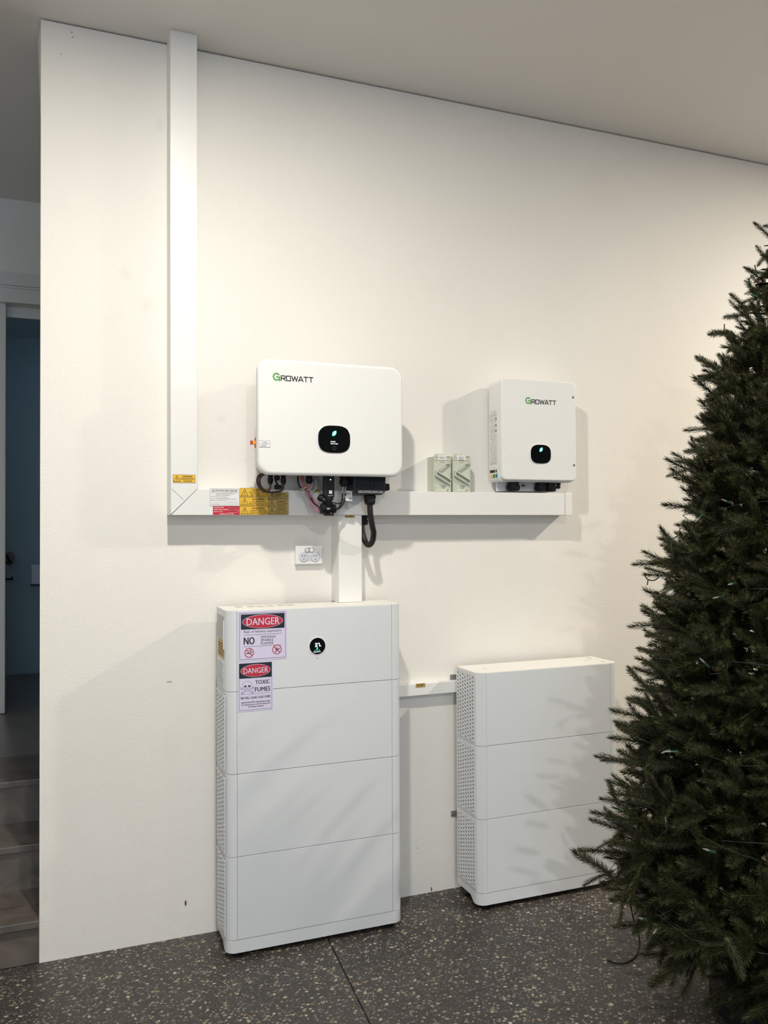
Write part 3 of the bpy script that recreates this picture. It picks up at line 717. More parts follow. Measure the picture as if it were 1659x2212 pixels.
k = MB(); cran = [(cx+s*math.cos(R(a_)), cz+s*.75*math.sin(R(a_))) for a_ in range(-20, 201, 15)]
stroke(k, cran, .0006, y, .0003); stroke(k, [(cx-s*.93, cz-s*.25), (cx-s*.7, cz-s*.6), (cx-s*.45, cz-s*.75), (cx-s*.4, cz-s*1.25), (cx, cz-s*1.4), (cx+s*.4, cz-s*1.25), (cx+s*.45, cz-s*.75), (cx+s*.7, cz-s*.6), (cx+s*.93, cz-s*.25)], .0006, y, .0003)
for q in (-1, 1): k.prism(circ(cx+q*s*.42, cz-s*.35, s*.26, 14, s*.2), 'y', y-.0004, y)
k.prism([(cx-s*.12, cz-s*.85), (cx+s*.12, cz-s*.85), (cx, cz-s*.58)], 'y', y-.0004, y)
for q in (-.25, -.08, .08, .25): stroke(k, [(cx+q*s, cz-s*1.0), (cx+q*s, cz-s*1.25)], .0004, y, .0003)
for q in (-1, 1):
    for dd in (-.12, .12):
        stroke(k, [(cx-q*s*1.25, cz-s*(.75+dd)), (cx-q*s*.5, cz-s*(1.1+dd))], .0006, y, .0003)
        stroke(k, [(cx+q*s*.3, cz-s*(1.4+dd)), (cx+q*s*1.15, cz-s*(1.75+dd))], .0006, y, .0003)
    for dx, dz in ((1.3, .65), (1.35, .9), (1.2, 1.65), (1.15, 1.9)): stroke(k, circ(cx+q*s*dx, cz-s*dz, s*.13, 8), .0005, y, .0003, True)
k.build('skull_symbol', INK, t)

# ================================================================== INVERTERS
def logo(par, x0, x1, zc, y):
    """the maker's wordmark: tall green G and wide dark capitals"""
    W_ = x1-x0; u = W_/8.6
    t_ = MB(); gx, gz, gr = x0+u*.72, zc+u*.15, u*.66
    stroke(t_, [(gx+gr*.98*math.cos(R(a_)), gz+gr*1.05*math.sin(R(a_))) for a_ in range(42, 275, 12)], u*.30, y, .0005)
    stroke(t_, [(gx+gr*.05, gz-gr*.05), (gx+gr*.98, gz-gr*.05), (gx+gr*.98, gz-gr*1.15)], u*.30, y, .0005)
    stroke(t_, [(gx, gz-gr*1.0), (gx+gr*.6, gz-gr*.85)], u*.26, y, .0005)
    t_.build('logo_initial', GREEN, par, 'green capital letter of the wordmark')
    k = MB(); hh = u*.98; zb = zc-u*.55; wd = u*.21; lw = u*.86; gap = u*.33
    L_ = {'R': [[(0, 0), (0, 1), (.85, 1), (1, .85), (1, .58), (.85, .45), (.0, .45)], [(.55, .45), (1, 0)]],
          'O': [[(.08, 0), (0, .1), (0, .9), (.08, 1), (.92, 1), (1, .9), (1, .1), (.92, 0), (.08, 0)]],
          'W': [[(0, 1), (.22, 0), (.5, .95), (.78, 0), (1, 1)]],
          'A': [[(0, 0), (.42, 1), (.58, 1), (1, 0)], [(.2, .28), (.8, .28)]],
          'T': [[(0, 1), (1, 1)], [(.5, 1), (.5, 0)]]}
    x = x0+u*1.75
    for ch, ww in zip('ROWATT', (.85, .9, 1.25, .95, .85, .85)):
        for st_ in L_[ch]: stroke(k, [(x+p*u*ww, zb+q*hh) for p, q in st_], wd, y, .0005)
        x += u*ww+gap*(.75 if ch in 'WA' else 1)*.9
    k.build('logo_lettering', INK, par)
YI = -.250
a = on_y(557, 900, YI); b = on_y(870.5, 900, YI)
ix0, ix1 = a.x, b.x; iz1 = 2.1985; iz0 = 1.7655
inv = thing('inverter', 'large white landscape-format inverter on the left, with dark oval display', 'inverter', ((ix0+ix1)/2, 0, iz0))
MB().prism(rrect(ix0, ix1, iz0, iz1, .046, 8), 'y', YI, YI+.030, .012, 5).build('front_cover', COVER, inv)
MB().prism(rrect(ix0+.006, ix1-.006, iz0+.006, iz1-.006, .042, 8), 'y', YI+.030, YI+.046).build('cover_rim', WHITE, inv)
MB().box(ix0+.062, ix1-.05, YI+.046, -.035, iz0+.012, iz1-.03, .004).build('rear_housing', HSINK, inv)
MB().box(ix0+.12, ix1-.12, -.035, -.0005, iz0+.10, iz1-.08, .002).build('wall_mount', GREYM, inv)
a = on_y(590, 812, YI); b = on_y(674.5, 812, YI); zc = on_y(632, 817.5, YI).z
logo(inv, a.x, b.x, zc, YI)
def display(par, pxc, pyc, wpx, hpx, y, rim_m):
    c = on_y(pxc, pyc, y); d = on_y(pxc+wpx/2, pyc, y).x-c.x; dh = c.z-on_y(pxc, pyc+hpx/2, y).z
    dd = MB().prism(superell(c.x, c.z, d, dh, 2.9, 48), 'y', y-.003, y, .0015, 2).build('display_bezel', rim_m, par)
    MB().prism(superell(c.x, c.z, d*.97, dh*.965, 2.9, 48), 'y', y-.0036, y-.003).build('screen', GLASSK, dd)
    return dd, c, d, dh
dd, c, d, dh = display(inv, 721.5, 949, 70, 60, YI, CHROME)
leaf(c.x, c.z+dh*.42, .026, YI-.0038, 'leaf_icon', dd, GLOW); leaf(c.x+.0007, c.z+dh*.43, .019, YI-.0043, 'leaf_core', dd, GLOWC)
k = MB(); text(k, 'E 6 kW', c.x-.014, c.x+.004, c.z-dh*.22, c.z-dh*.14, YI-.0042, .03); text(k, 'Line1 Line', c.x-.014, c.x+.014, c.z-dh*.36, c.z-dh*.28, YI-.0042, .03); k.build('status_text', GLOWW, dd)
k = MB(); stroke(k, circ(c.x, c.z-dh*.64, .0065, 16), .0006, YI-.0036, .0003, True); k.build('touch_button', INKG, dd)
a = on_y(560, 951.5, YI); b = on_y(583.3, 966, YI)
lb = MB().box(a.x, b.x, YI-.0012, YI-.0001, b.z, a.z, .0004).build('isolator_label', LABELW, inv, 'small white label for the d.c. isolator')
k = MB(); edge_box(k, a.x, b.x, b.z, a.z, YI-.0013, .0006); W_ = b.x-a.x; H_ = a.z-b.z
text(k, 'PV ARRAY', a.x+W_*.25, a.x+W_*.75, a.z-H_*.30, a.z-H_*.18, YI-.0017, .02); text(k, 'D.C. ISOLATOR', a.x+W_*.12, a.x+W_*.9, a.z-H_*.55, a.z-H_*.42, YI-.0017, .02); text(k, '+ ROOF', a.x+W_*.1, a.x+W_*.66, b.z+H_*.12, b.z+H_*.32, YI-.0017, .04); k.build('lettering', INK, lb)
# rotary isolator on the left flank
q = on_y(555, 955, -.19)
sx_ = on_y(551.5, 955, -.165).x
sw = MB().cyl((ix0+.062, -.165, q.z), (sx_, -.165, q.z), .021, 24).build('rotary_switch_base', REDP, inv, 'red rotary switch base')
gx = on_y(542.5, 955, -.165).x
MB().box(gx, ix0+.022, -.170, -.160, q.z-.006, q.z+.006, .002).build('rotary_switch_grip', YELP, inv, 'yellow switch grip')
MB().box(gx-.003, gx+.006, -.1705, -.1595, q.z-.0075, q.z+.0075, .001).build('rotary_switch_tip', REDP, inv)

# --- connectors hanging under the large inverter (depth about 0.17 m off the wall)
YC = -.165; ZB = iz0+.014
C3 = lambda px, py, y=YC: on_y(px, py, y)
def plug(px, wpx, py0, py1, m_, name='cable_plug', y=YC, ribs=True, label=None, par=inv):
    c = C3(px, py1, y); r_ = abs(C3(px+wpx/2, py1, y).x-c.x); L_ = ZB-c.z
    prof = [(0, r_*.72), (L_*.15, r_*.8), (L_*.18, r_), (L_*.5, r_), (L_*.54, r_*.82), (L_*.62, r_*.82), (L_*.66, r_*.95), (L_, r_*.95)]
    o = MB().lathe((c.x, y, c.z), (0, 0, 1), prof, 14).build(name, m_, par, label); return Vector((c.x, y, c.z))
def cable(label, cat, pts, r_, m_, name='cable', parent=None, n=8):
    o = MB().tube(smooth_path(pts, 8), r_, n).build(name, m_, parent, None if parent else label)
    if not parent: tag(o, label, cat)
    return o
p1_ = plug(584, 12, 0, 1046, BLACKM); p2_ = plug(612, 12, 0, 1047, BLACKM)
p3_ = plug(600, 9, 0, 1038, BLACKM)
# spare connector pair hanging low
cc = C3(600, 1049, -.175)
MB_ = MB().lathe((cc.x-.014, -.175, cc.z-.006), (1, 0, 0), [(0, .006), (.006, .010), (.014, .010), (.016, .007), (.022, .010), (.03, .006)], 12); tag(MB_.build('connector', BLACK), 'small black connector resting in the curled solar cables', 'connector')
cl = thing('solar_cable', 'two dark brown solar cables curled below the large inverter left corner', 'cable', tuple(C3(565, 1064)))
cable('', '', [p1_, C3(583, 1056), C3(572, 1062), C3(560, 1052), C3(555.5, 1040), C3(558, 1029), C3(566, 1024, -.15), C3(574, 1024, -.12)], .0042, BROWN, 'strand', cl)
cable('', '', [p2_, C3(610, 1058), C3(596, 1063), C3(576, 1062), C3(563, 1050), C3(561, 1036), C3(566, 1027), C3(575, 1022, -.13)], .0042, BROWN, 'strand', cl)
cable('', '', [C3(600, 1024, -.13), C3(594, 1030, -.15), C3(596, 1040, -.16), C3(600, 1048, -.17)], .0036, BLACKM, 'strand', cl)
p4_ = plug(668, 15, 0, 1045, BLACKM); p5_ = plug(683, 12, 0, 1051, GREYP, label='grey plug')
# junction connector and data stick
st = thing('data_stick', 'upright black communication stick with tiny white light under the large inverter', 'device', tuple(C3(712, 1075, -.19)))
a = C3(701, 1030, -.20); b = C3(723, 1074, -.20)
MB().prism(rrect(a.x, b.x, b.z, ZB, .004), 'y', -.20, -.175, .004).build('case', SLATE, st)
q = C3(714, 1036, -.20); MB().prism(circ(q.x, q.z, .0024, 10), 'y', -.2008, -.2).build('indicator_light', GLOWW, st)
q = C3(714, 1063, -.20); k = MB(); k.prism(rrect(q.x-.006, q.x+.006, q.z-.006, q.z+.006, .001), 'y', -.2006, -.2); k.build('square_label', LABELW, st)
k = MB(); text(k, 'GROWATT', q.x-.011, q.x+.011, q.z-.0155, q.z-.0125, -.2008, .03); k.build('lettering', LABELW, st)
k = MB(); stroke(k, [(q.x-.003, q.z+.003), (q.x+.003, q.z+.003)], .001, -.2008, .0003); stroke(k, [(q.x-.003, q.z), (q.x+.003, q.z)], .001, -.2008, .0003); k.build('label_marks', INK, st)
c1 = C3(711, 1092, -.19)
MB().lathe((c1.x, -.188, c1.z), (0, 0, 1), [(0, .013), (.012, .016), (.016, .012), (.02, .012), (.022, .018), (.033, .018)], 16).build('lower_collar', BLACK, st)
jn = thing('junction_connector', 'black round multi-part connector hanging level in front of the horizontal duct', 'connector', tuple(C3(708, 1100, -.18)))
c0 = C3(691, 1099, -.18)
MB().lathe((c0.x, -.18, c0.z), (1, 0, 0), [(0, .014), (.004, .021), (.016, .0215), (.018, .017), (.022, .017), (.024, .0195), (.040, .0195), (.042, .015), (.048, .015), (.050, .019), (.062, .018), (.066, .010)], 18).build('body', BLACK, jn)
MB().box(c0.x+.018, c0.x+.055, -.19, -.168, c0.z-.027, c0.z-.019, .002).build('latch', BLACKM, jn)
k = MB(); text(k, 'DI4', c0.x+.022, c0.x+.034, c0.z-.003, c0.z+.003, -.2006, .02); k.build('lettering', LABELW, jn)
c2 = C3(688, 1072, -.17); cA = C3(705, 1084, -.182)
MB().lathe(c2, (cA-c2), [(0, .010), (.004, .014), (.018, .014), (.02, .010), (.03, .012), (.042, .010)], 14).build('angled_plug', BLACK, jn)
# wires from the middle plugs down to the junction
wr = thing('battery_cable', 'bundle of pink, black and orange wires sweeping down to the black connector', 'cable', tuple(C3(670, 1075)))
J = Vector((c0.x, -.18, c0.z))
cable('', '', [C3(644, 1024, -.14), C3(644, 1040), C3(649, 1053), C3(660, 1058), C3(668, 1064), C3(676, 1085), J+Vector((0, 0, .006))], .0032, BLACKM, 'black_wire', wr)
cable('', '', [C3(650, 1024, -.14), C3(652, 1042), C3(657, 1056), C3(664, 1066), C3(672, 1088), C3(682, 1101), J+Vector((0, 0, -.01))], .0042, PINK, 'pink_wire', wr)
cable('', '', [p4_, C3(668, 1053), C3(664, 1060), C3(676, 1078), C3(688, 1094), J+Vector((0, .0, .012))], .0042, PINK, 'pink_wire', wr)
cable('', '', [C3(654, 1026, -.145), C3(655, 1040), C3(660, 1052), C3(668, 1053, -.17)], .0036, ORANGE, 'orange_wire', wr)
cable('', '', [p5_, C3(682, 1056), C3(676, 1062, -.17), C3(670, 1066, -.17)], .0030, GREYW, 'white_wire', wr)
for px, py, dx in ((655, 1054, 6), (668, 1055, 5)):
    cable('', '', [C3(px-dx, py+2, -.172), C3(px, py+2.5, -.175), C3(px+dx, py-3, -.172)], .0024, GREYW, 'cable_tie', wr)
gl = plug(745, 23, 0, 1051, BLACKM, 'cable_gland')
dc = thing('data_cable', 'two thin cables with white sleeves and tag, right of the communication stick', 'cable', tuple(C3(745, 1075)))
J2 = Vector((c0.x+.066, -.18, c0.z))
for dx, off in ((-3, .004), (3, -.005)):
    cable('', '', [Vector((gl.x+dx*.0012, YC, gl.z+.004)), C3(743+dx, 1058), C3(743+dx, 1066)], .0026, GREYW, 'white_sleeve', dc)
    cable('', '', [C3(743+dx, 1066), C3(742+dx, 1078), C3(738+dx*.7, 1090), C3(730+dx*.5, 1099), J2+Vector((-.004, 0, off))], .0028, BLACKM, 'black_wire', dc)
cable('', '', [C3(741, 1078), C3(733, 1088), C3(720, 1086, -.18), Vector((c1.x+.01, -.185, c1.z+.004))], .0024, BLACKM, 'black_wire', dc)
cable('', '', [C3(739, 1071), C3(734, 1073), C3(731, 1083)], .0012, GREYW, 'cable_tie', dc)
a = C3(745, 1071, -.172); b = C3(760.5, 1083, -.172)
MB().prism([(a.x, a.z), (a.x+.002, b.z+.003), (b.x, b.z), (b.x, a.z+.018), (a.x+.006, a.z+.02), (a.x+.006, a.z)], 'y', -.1735, -.1725).build('white_tag', LABELW, dc)
k = MB(); text(k, 'MET', a.x+.008, b.x-.006, a.z+.004, a.z+.013, -.1740, .03); text(k, 'MET', b.x-.012, b.x-.001, b.z+.004, b.z+.014, -.1740, .03); k.build('lettering', INK, dc)
# ac connection box
YA = -.2025
a = on_y(763.5, 1030, YA); b = on_y(834, 1069, YA)
ac = thing('connection_box', 'dark blue-black terminal box with cable gland beneath the large inverter', 'box', ((a.x+b.x)/2, YA, b.z))
ZB -= .0026
pts = [(a.x, ZB), (a.x, b.z+.02), (a.x+.012, b.z+.004), (a.x+.02, b.z), (b.x-.02, b.z), (b.x-.006, b.z+.008), (b.x-.002, b.z+.02), (b.x, ZB)]
MB().prism(pts, 'y', YA, -.09, .004).build('case', SLATE, ac)
k = MB()
for i in range(6): k.box(a.x+.018+i*.017, a.x+.019+i*.017, YA-.0012, YA-.0002, b.z+.022, ZB-.002)
k.build('rib', BLACK, ac)
k = MB(); text(k, 'SCREW TERMINALS TIGHTLY 2.0 Nm', a.x+.02, b.x-.012, b.z+.012, b.z+.0155, YA-.0006, .03); text(k, 'DISCONNECT THE LOAD BEFORE OPENING', a.x+.02, b.x-.012, b.z+.0065, b.z+.0095, YA-.0006, .01); k.build('lettering', LABELW, ac)
q = on_y(836, 1053, -.17); MB().box(b.x-.001, q.x+.006, -.185, -.155, q.z-.012, q.z+.014, .003).cyl((q.x-.004, -.17, q.z+.016), (q.x-.004, -.17, q.z-.014), .006, 10).build('latch', BLACK, ac)
q = on_y(799, 1091, -.165); 
MB().lathe((q.x, -.165, q.z), (0, 0, 1), [(0, .015), (.004, .020), (.012, .0235), (.026, .0235), (.028, .026), (.036, .026), (.04, .02), (b.z-q.z+.002, .02)], 8).build('gland', BLACKM, ac)
cpath = [(q.x, -.165, q.z+.004), C3(800, 1110, -.165), C3(804, 1135, -.16), C3(807, 1152, -.15), C3(804, 1170, -.13), C3(796.5, 1177, -.11), C3(789, 1170, -.085), C3(783, 1150, -.065), C3(780, 1128, -.055), C3(780, 1118, -.055)]
pw = thing('power_cable', 'thick black power cable looping below the horizontal duct beside the drop duct', 'cable', tuple(C3(797, 1176, -.12)))
MB().tube(smooth_path(cpath, 10), .0118, 14).build('sheath', RUBBER, pw)
q2 = on_y(786, 1125, -.055)
MB().lathe((q2.x, -.055, HB-.001), (0, 0, -1), [(0, .017), (.012, .017), (.013, .014), (.018, .014), (.019, .019), (.034, .018), (.04, .013)], 8).build('entry_gland', BLACKM, pw)

# --- small inverter
YS = -.135; YSB = -.028
sx0 = 1.789; 
a = on_y(1083, 900, YS); b = on_y(1244.5, 900, YS); sx0, sx1 = a.x, b.x
sz1 = on_y(1090, 815.5, YS).z; sz0 = on_y(1090, 1037, YS).z+.001
sm = thing('inverter', 'smaller white portrait inverter on the right, above the end of the duct', 'inverter', ((sx0+sx1)/2, 0, sz0))
MB().prism(rrect(sx0+.001, sx1, sz0, sz1, .020, 6), 'y', YS, YS+.020, .006, 4).build('front_cover', COVER, sm)
MB().prism(rrect(sx0-.001, sx1-.003, sz0-.006, sz1-.008, .018, 6), 'y', YS+.0215, YSB).build('casing', COVER, sm)
MB().box(sx0+.02, sx1-.03, YSB, -.0005, sz0+.05, sz1-.05, .002).build('wall_mount', GREYM, sm)
a = on_y(1135.5, 868, YS); b = on_y(1199.5, 868, YS); logo(sm, a.x, b.x, on_y(1167, 868, YS).z, YS)
dd, c, d, dh = display(sm, 1167.5, 981, 44.5, 42, YS, mat('bezel', (.85, .85, .85), .3))
leaf(c.x+.001, c.z+dh*.45, .024, YS-.0038, 'leaf_icon', dd, GLOW); leaf(c.x+.002, c.z+dh*.45, .018, YS-.0043, 'leaf_core', dd, GLOWC)
for px, py in ((1238, 858.5), (1240, 1005)):
    q = on_y(px, py, YS); MB().lathe((q.x, YS-.001, q.z), (0, 1, 0), [(0, .0052), (.0012, .0058)], 14).build('screw', INKG, sm); 
q0 = on_y(1100, 986, YS); q1 = on_y(1107, 982, YS); stroke(MB(), [(q0.x, q0.z), (q1.x, q1.z)], .0006, YS, .0002).build('scratch', GREYM, sm)
# data label on the flank (plane X = sx0-.001)
xs = sx0-.0012; yl0, yl1 = -.098, -.034
zt_ = 2.075; zb_2 = 1.825
dl = MB().box(xs-.0006, xs, yl0, yl1, zb_2, zt_).build('data_label', LABELW, sm, 'tall printed data label on the side')
k = MB(); random.seed(3)
for i in range(30):
    z = zt_-.006-i*.0078
    yA = yl0+.002
    while yA < yl1-.008:
        ww = random.uniform(.006, .016); k.box(xs-.0012, xs-.0006, yA, min(yA+ww, yl1-.001), z-.0035, z-.001); yA += ww+random.uniform(.003, .006)
for z in (zt_-.001, zt_-.02, zt_-.04, zt_-.09, zb_2+.02): k.box(xs-.0012, xs-.0006, yl0, yl1, z-.0006, z)
k.build('lettering', mat('print_brown', (.33, .31, .27), .6), dl)
for z in (2.036, 2.008, 1.985):
    MB().prism([(yl0+.006+p[0], z+p[1]) for p in circ(0, 0, .0045, 12, .0055)], 'x', xs-.002, xs-.0005).build('round_mark', INKG, dl)
MB().box(xs-.0012, xs-.0004, yl0+.02, yl1, 1.803, 1.815).box(xs-.0012, xs-.0004, yl0+.004, yl0+.012, 1.803, 1.815).build('bar_code', INK, dl)
for yy_, m_, nm in ((yl0+.006, mat('spot_blue', (.03, .20, .36), .5), 'blue_spot'), (yl0+.028, mat('spot_green', (.03, .24, .12), .5), 'green_spot'), (yl0+.050, YEL, 'yellow_spot')):
    MB().prism([(yy_+p[0], 1.788+p[1]) for p in circ(0, 0, .0095, 14, .0095)], 'x', xs-.001, xs).build(nm, m_, sm)
for px, wpx, py in ((1108.5, 26, 1060.5), (1168, 23, 1061), (1189, 22, 1062)):
    c = on_y(px, py, -.075); r_ = on_y(px+wpx/2, py, -.075).x-c.x; L_ = sz0-.006-c.z
    MB().lathe((c.x, -.075, c.z), (0, 0, 1), [(0, r_*.7), (L_*.1, r_*.9), (L_*.3, r_), (L_*.62, r_), (L_*.66, r_*.85), (L_, r_*.85)], 10).build('cable_gland', BLACKM, sm)
c = on_y(1206, 1056, -.075); L_ = sz0-.006-c.z
MB().lathe((c.x, -.075, c.z), (0, 0, 1), [(0, .005), (.004, .010), (L_*.45, .010), (L_*.5, .007), (L_*.6, .007), (L_*.65, .011), (L_, .011)], 12).build('antenna_plug', BLACKM, sm)
c = on_y(1131, 1050, -.06); MB().cyl((c.x, -.05, c.z+.004), (c.x, -.07, c.z), .005, 12).build('screw', INKG, sm)
MB().box(sx0+.028, sx1-.03, -.04, YSB-.002, sz0-.045, sz0-.006, .002).build('rear_flange', WHITE, sm)

# ================================================================== ISOLATOR SWITCHES
YO = -.070
def isolator(px0, px1, label, words):
    a = on_y(px0, 984.5, YO); b = on_y(px1, 1060, YO); x0, x1 = a.x, b.x; z0 = HT+.0005; z1 = a.z
    t = thing('isolator_switch', label, 'switch', ((x0+x1)/2, -.04, z0), 'isolator switches on the duct')
    W_, H_ = x1-x0, z1-z0
    MB().box(x0+.001, x1-.001, YO+.018, -.0005, z0, z1-.002, .002).build('back_box', ISO, t)
    MB().prism(rrect(x0, x1, z0+.001, z1, .005), 'y', YO, YO+.016, .003).build('cover', ISO, t)
    MB().prism([(x0+W_*.3, z1), (x0+W_*.33, z1+.011), (x0+W_*.62, z1+.011), (x0+W_*.66, z1)], 'y', YO+.018, -.02).build('top_entry', ISO, t)
    for u, v_ in ((.1, .10), (.88, .11), (.1, .90), (.88, .90)):
        MB().lathe((x0+W_*u, YO-.0012, z1-H_*v_), (0, 1, 0), [(0, .0056), (.0013, .0063)], 16).build('screw_cap', ISOD if False else ISO, t)
        k = MB(); stroke(k, circ(x0+W_*u, z1-H_*v_, .0062, 16), .0007, YO-.0002, .0004, True); k.build('screw_ring', INKG, t)
    X = lambda u: x0+u*W_; Z = lambda v_: z1-v_*H_
    # recess arm running up to the right (off position) and the lever pointing down right (on)
    up = [(X(.22), Z(.42)), (X(.95), Z(.17)), (X(1.0), Z(.20)), (X(1.0), Z(.27)), (X(.42), Z(.49))]
    MB().prism(up, 'y', YO-.0008, YO-.0001).build('lever_track', ISOD, t)
    MB().prism([(X(.33), Z(.405)), (X(.98), Z(.18)), (X(.98), Z(.205)), (X(.36), Z(.43))], 'y', YO-.003, YO-.0008).build('track_rib', ISO, t)
    k = MB()
    for (p, q_, wd, dp) in (((.09, .425), (.90, .66), .0055, .014), ((.08, .55), (.88, .78), .0055, .0136), ((.085, .45), (.08, .52), .0065, .0128)):
        stroke(k, [(X(p[0]), Z(p[1])), (X(q_[0]), Z(q_[1]))], wd, YO+.0004*dp*100, dp)
    lv = k.build('lever', ISO, t)
    MB().prism([(X(.16), Z(.455)), (X(.9), Z(.675)), (X(.88), Z(.765)), (X(.14), Z(.55))], 'y', YO-.006, YO).build('lever_web', ISOD, lv)
    k = MB(); text(k, 'OFF', X(.68), X(.86), Z(.275), Z(.225), YO-.0034, .03); text(k, 'ON', X(.72), X(.85), Z(.745), Z(.70), YO-.0066, .03)
    text(k, 'CIRCUIT', X(.06), X(.17), Z(.03), Z(.015), YO-.0006, .02); text(k, 'DEMAND', X(.72), X(.95), Z(.035), Z(.01), YO-.0006, .05)
    text(k, 'WHB2-63', X(.37), X(.6), Z(.18), Z(.165), YO-.0006, .02)
    rows(k, [('415V~', .6), ('IP66  AC23A', .9), ('63A  M80', .6), ('50/60Hz', .6)], X(.36), X(.7), Z(.80), .0025, .0018, YO-.0006, .02)
    k.prism([(X(.72), Z(.965)), (X(.81), Z(.965)), (X(.765), Z(.93))], 'y', YO-.0004, YO)
    k.build('lettering', INK, t)
    lb = MB().box(X(.23), X(.70), YO-.003, YO-.0005, Z(.115), Z(-.005), .0005).build('name_label', LABELW, t)
    k = MB(); rows(k, words, X(.25), X(.68), Z(.025), .0035, .002, YO-.0034, .02); k.build('lettering', INK, lb)
    return t
isolator(937, 975.2, 'left of two grey-green isolator switches on the duct, label with dark border', [('INVERTER A.C.', .95), ('ISOLATOR', .7)])
isolator(978.3, 1016.5, 'right of two grey-green isolator switches on the duct, nearer the smaller inverter', [('ALTERNATIVE', .8), ('SUPPLY A.C.', .7), ('ISOLATOR', .6)])

# ================================================================== POWER OUTLET
YG = -.022
a = on_y(638.5, 1179, YG); b = on_y(696.5, 1218, YG)
t = thing('power_outlet', 'white double power outlet on the wall left of the drop duct', 'outlet', ((a.x+b.x)/2, 0, b.z))
MB().box(a.x+.001, b.x-.001, -.013, -.0005, b.z+.001, a.z-.001, .002).build('mounting_block', DUCT, t)
MB().prism(rrect(a.x, b.x, b.z, a.z, .002), 'y', YG, -.013, .002).build('plate', LABELW, t)
cx, cz, W_ = (a.x+b.x)/2, (a.z+b.z)/2, b.x-a.x; H_ = a.z-b.z
MB().prism(rrect(cx-W_*.36, cx+W_*.38, cz-H_*.33, cz-H_*.02+.006, H_*.19), 'y', YG-.001, YG).build('socket_plate', SOCKG, t)
for s_ in (-1, 1):
    c_ = cx+s_*W_*.215+W_*.01; zz = cz-H_*.12
    so = MB().prism(circ(c_, zz, H_*.245, 28), 'y', YG-.0022, YG-.001).build('socket', SOCKG, t)
    k = MB(); stroke(k, circ(c_, zz, H_*.245, 24), .0007, YG-.0022, .0003, True); k.build('socket_rim', INKG, so)
    k = MB(); stroke(k, [(c_-.007, zz+.003), (c_-.004, zz+.008)], .0022, YG-.0022, .0005); stroke(k, [(c_+.007, zz+.003), (c_+.004, zz+.008)], .0022, YG-.0022, .0005); stroke(k, [(c_, zz-.006), (c_, zz-.011)], .0022, YG-.0022, .0005); k.build('pin_slots', INK, so)
sp_ = MB().prism(rrect(cx-W_*.17, cx+W_*.19, cz+H_*.12, cz+H_*.38, H_*.13), 'y', YG-.0015, YG).build('switch_plate', mat('switch_grey', (.30, .31, .29), .4), t)
for s_ in (-1, 1): MB().lathe((cx+W_*.01+s_*W_*.085, YG-.004, cz+H_*.25), (0, 1, 0), [(0, H_*.085), (.0026, H_*.105)], 16).build('rocker', LABELW if s_ > 0 else SOCKG, sp_)

# ================================================================== CHRISTMAS TREE
random.seed(11)
AX = Vector((2.27, -1.25, 0))
tree = thing('christmas_tree', 'tall dark green artificial fir tree at the right, cut by the photo edge', 'tree', tuple(AX))
def leafmat():
    M = bpy.data.materials.new('fir_needles'); M.use_nodes = True; nt = M.node_tree; b_ = nt.nodes['Principled BSDF']
    g_ = nt.nodes.new('ShaderNodeNewGeometry'); rp = nt.nodes.new('ShaderNodeValToRGB'); e = rp.color_ramp.elements
    e[0].color = (.011, .014, .005, 1); e[1].color = (.068, .074, .026, 1)
    nt.links.new(g_.outputs['Random Per Island'], rp.inputs[0]); nt.links.new(rp.outputs[0], b_.inputs['Base Color'])
    b_.inputs['Roughness'].default_value = .5; b_.inputs['Specular IOR Level'].default_value = .35
    return M
NEED = leafmat(); BARK = mat('branch_brown', (.022, .018, .010), .8, spec=.2); WIREG = mat('wire_green', (.010, .028, .018), .5)
def tip_geo(L_, nn, seed, spread=1, wide=1):
    rd = random.Random(seed); vs = []; fs = []
    # the sprig runs along +X from the origin, needles all round leaning forward
    for i in range(nn):
        t_ = (i+rd.random())/nn; x = L_*(.04+.94*t_); a_ = i*2.399+rd.uniform(-.3, .3)
        lean = R(rd.uniform(52, 74))*(1 if t_ < .88 else 1-(t_-.88)*4.6)
        nl = rd.uniform(.0155, .0205)*(.75 if t_ < .12 or t_ > .9 else 1)*spread
        d_ = Vector((math.cos(lean), math.sin(lean)*math.cos(a_), math.sin(lean)*math.sin(a_)))
        s_ = d_.cross(Vector((1, 0, 0))).normalized()*.00095*wide
        o_ = Vector((x, 0, .9*x*x)); b0 = len(vs)
        mid = o_+d_*nl*.5+Vector((.0010, 0, 0)); end = o_+d_*nl*.94+Vector((.0048, 0, 0))
        vs += [o_-s_*.7, o_+s_*.7, mid+s_, mid-s_, end]
        fs += [(b0, b0+1, b0+2, b0+3), (b0+3, b0+2, b0+4)]
    b0 = len(vs); n = 3
    for k in range(2):
        for j in range(n):
            a_ = 2*math.pi*j/n; vs.append(Vector((L_*k*.95, .0016*math.cos(a_)*(1-k*.6), .0016*math.sin(a_)*(1-k*.6))))
    for j in range(n): fs.append((b0+j, b0+(j+1) % n, b0+n+(j+1) % n, b0+n+j))
    return vs, fs
TIPS = [tip_geo(.110, 230, 1), tip_geo(.092, 190, 2), tip_geo(.125, 260, 3), tip_geo(.10, 205, 4)]
SPARSE = tip_geo(.115, 85, 9, 1.05, 2.0)   # for the side of the crown turned away from the room
TIPME = []
for i, (vs, fs) in enumerate(TIPS):
    me = bpy.data.meshes.new('branch_tip'); me.from_pydata([v_[:] for v_ in vs], [], fs); me.materials.append(NEED); TIPME.append(me)
prof = [(.10, .40), (.20, .58), (.30, .68), (.42, .73), (.56, .715), (.776, .655), (1.06, .575), (1.41, .505), (1.70, .44), (1.98, .355), (2.17, .285), (2.34, .215), (2.46, .16), (2.62, .12)]
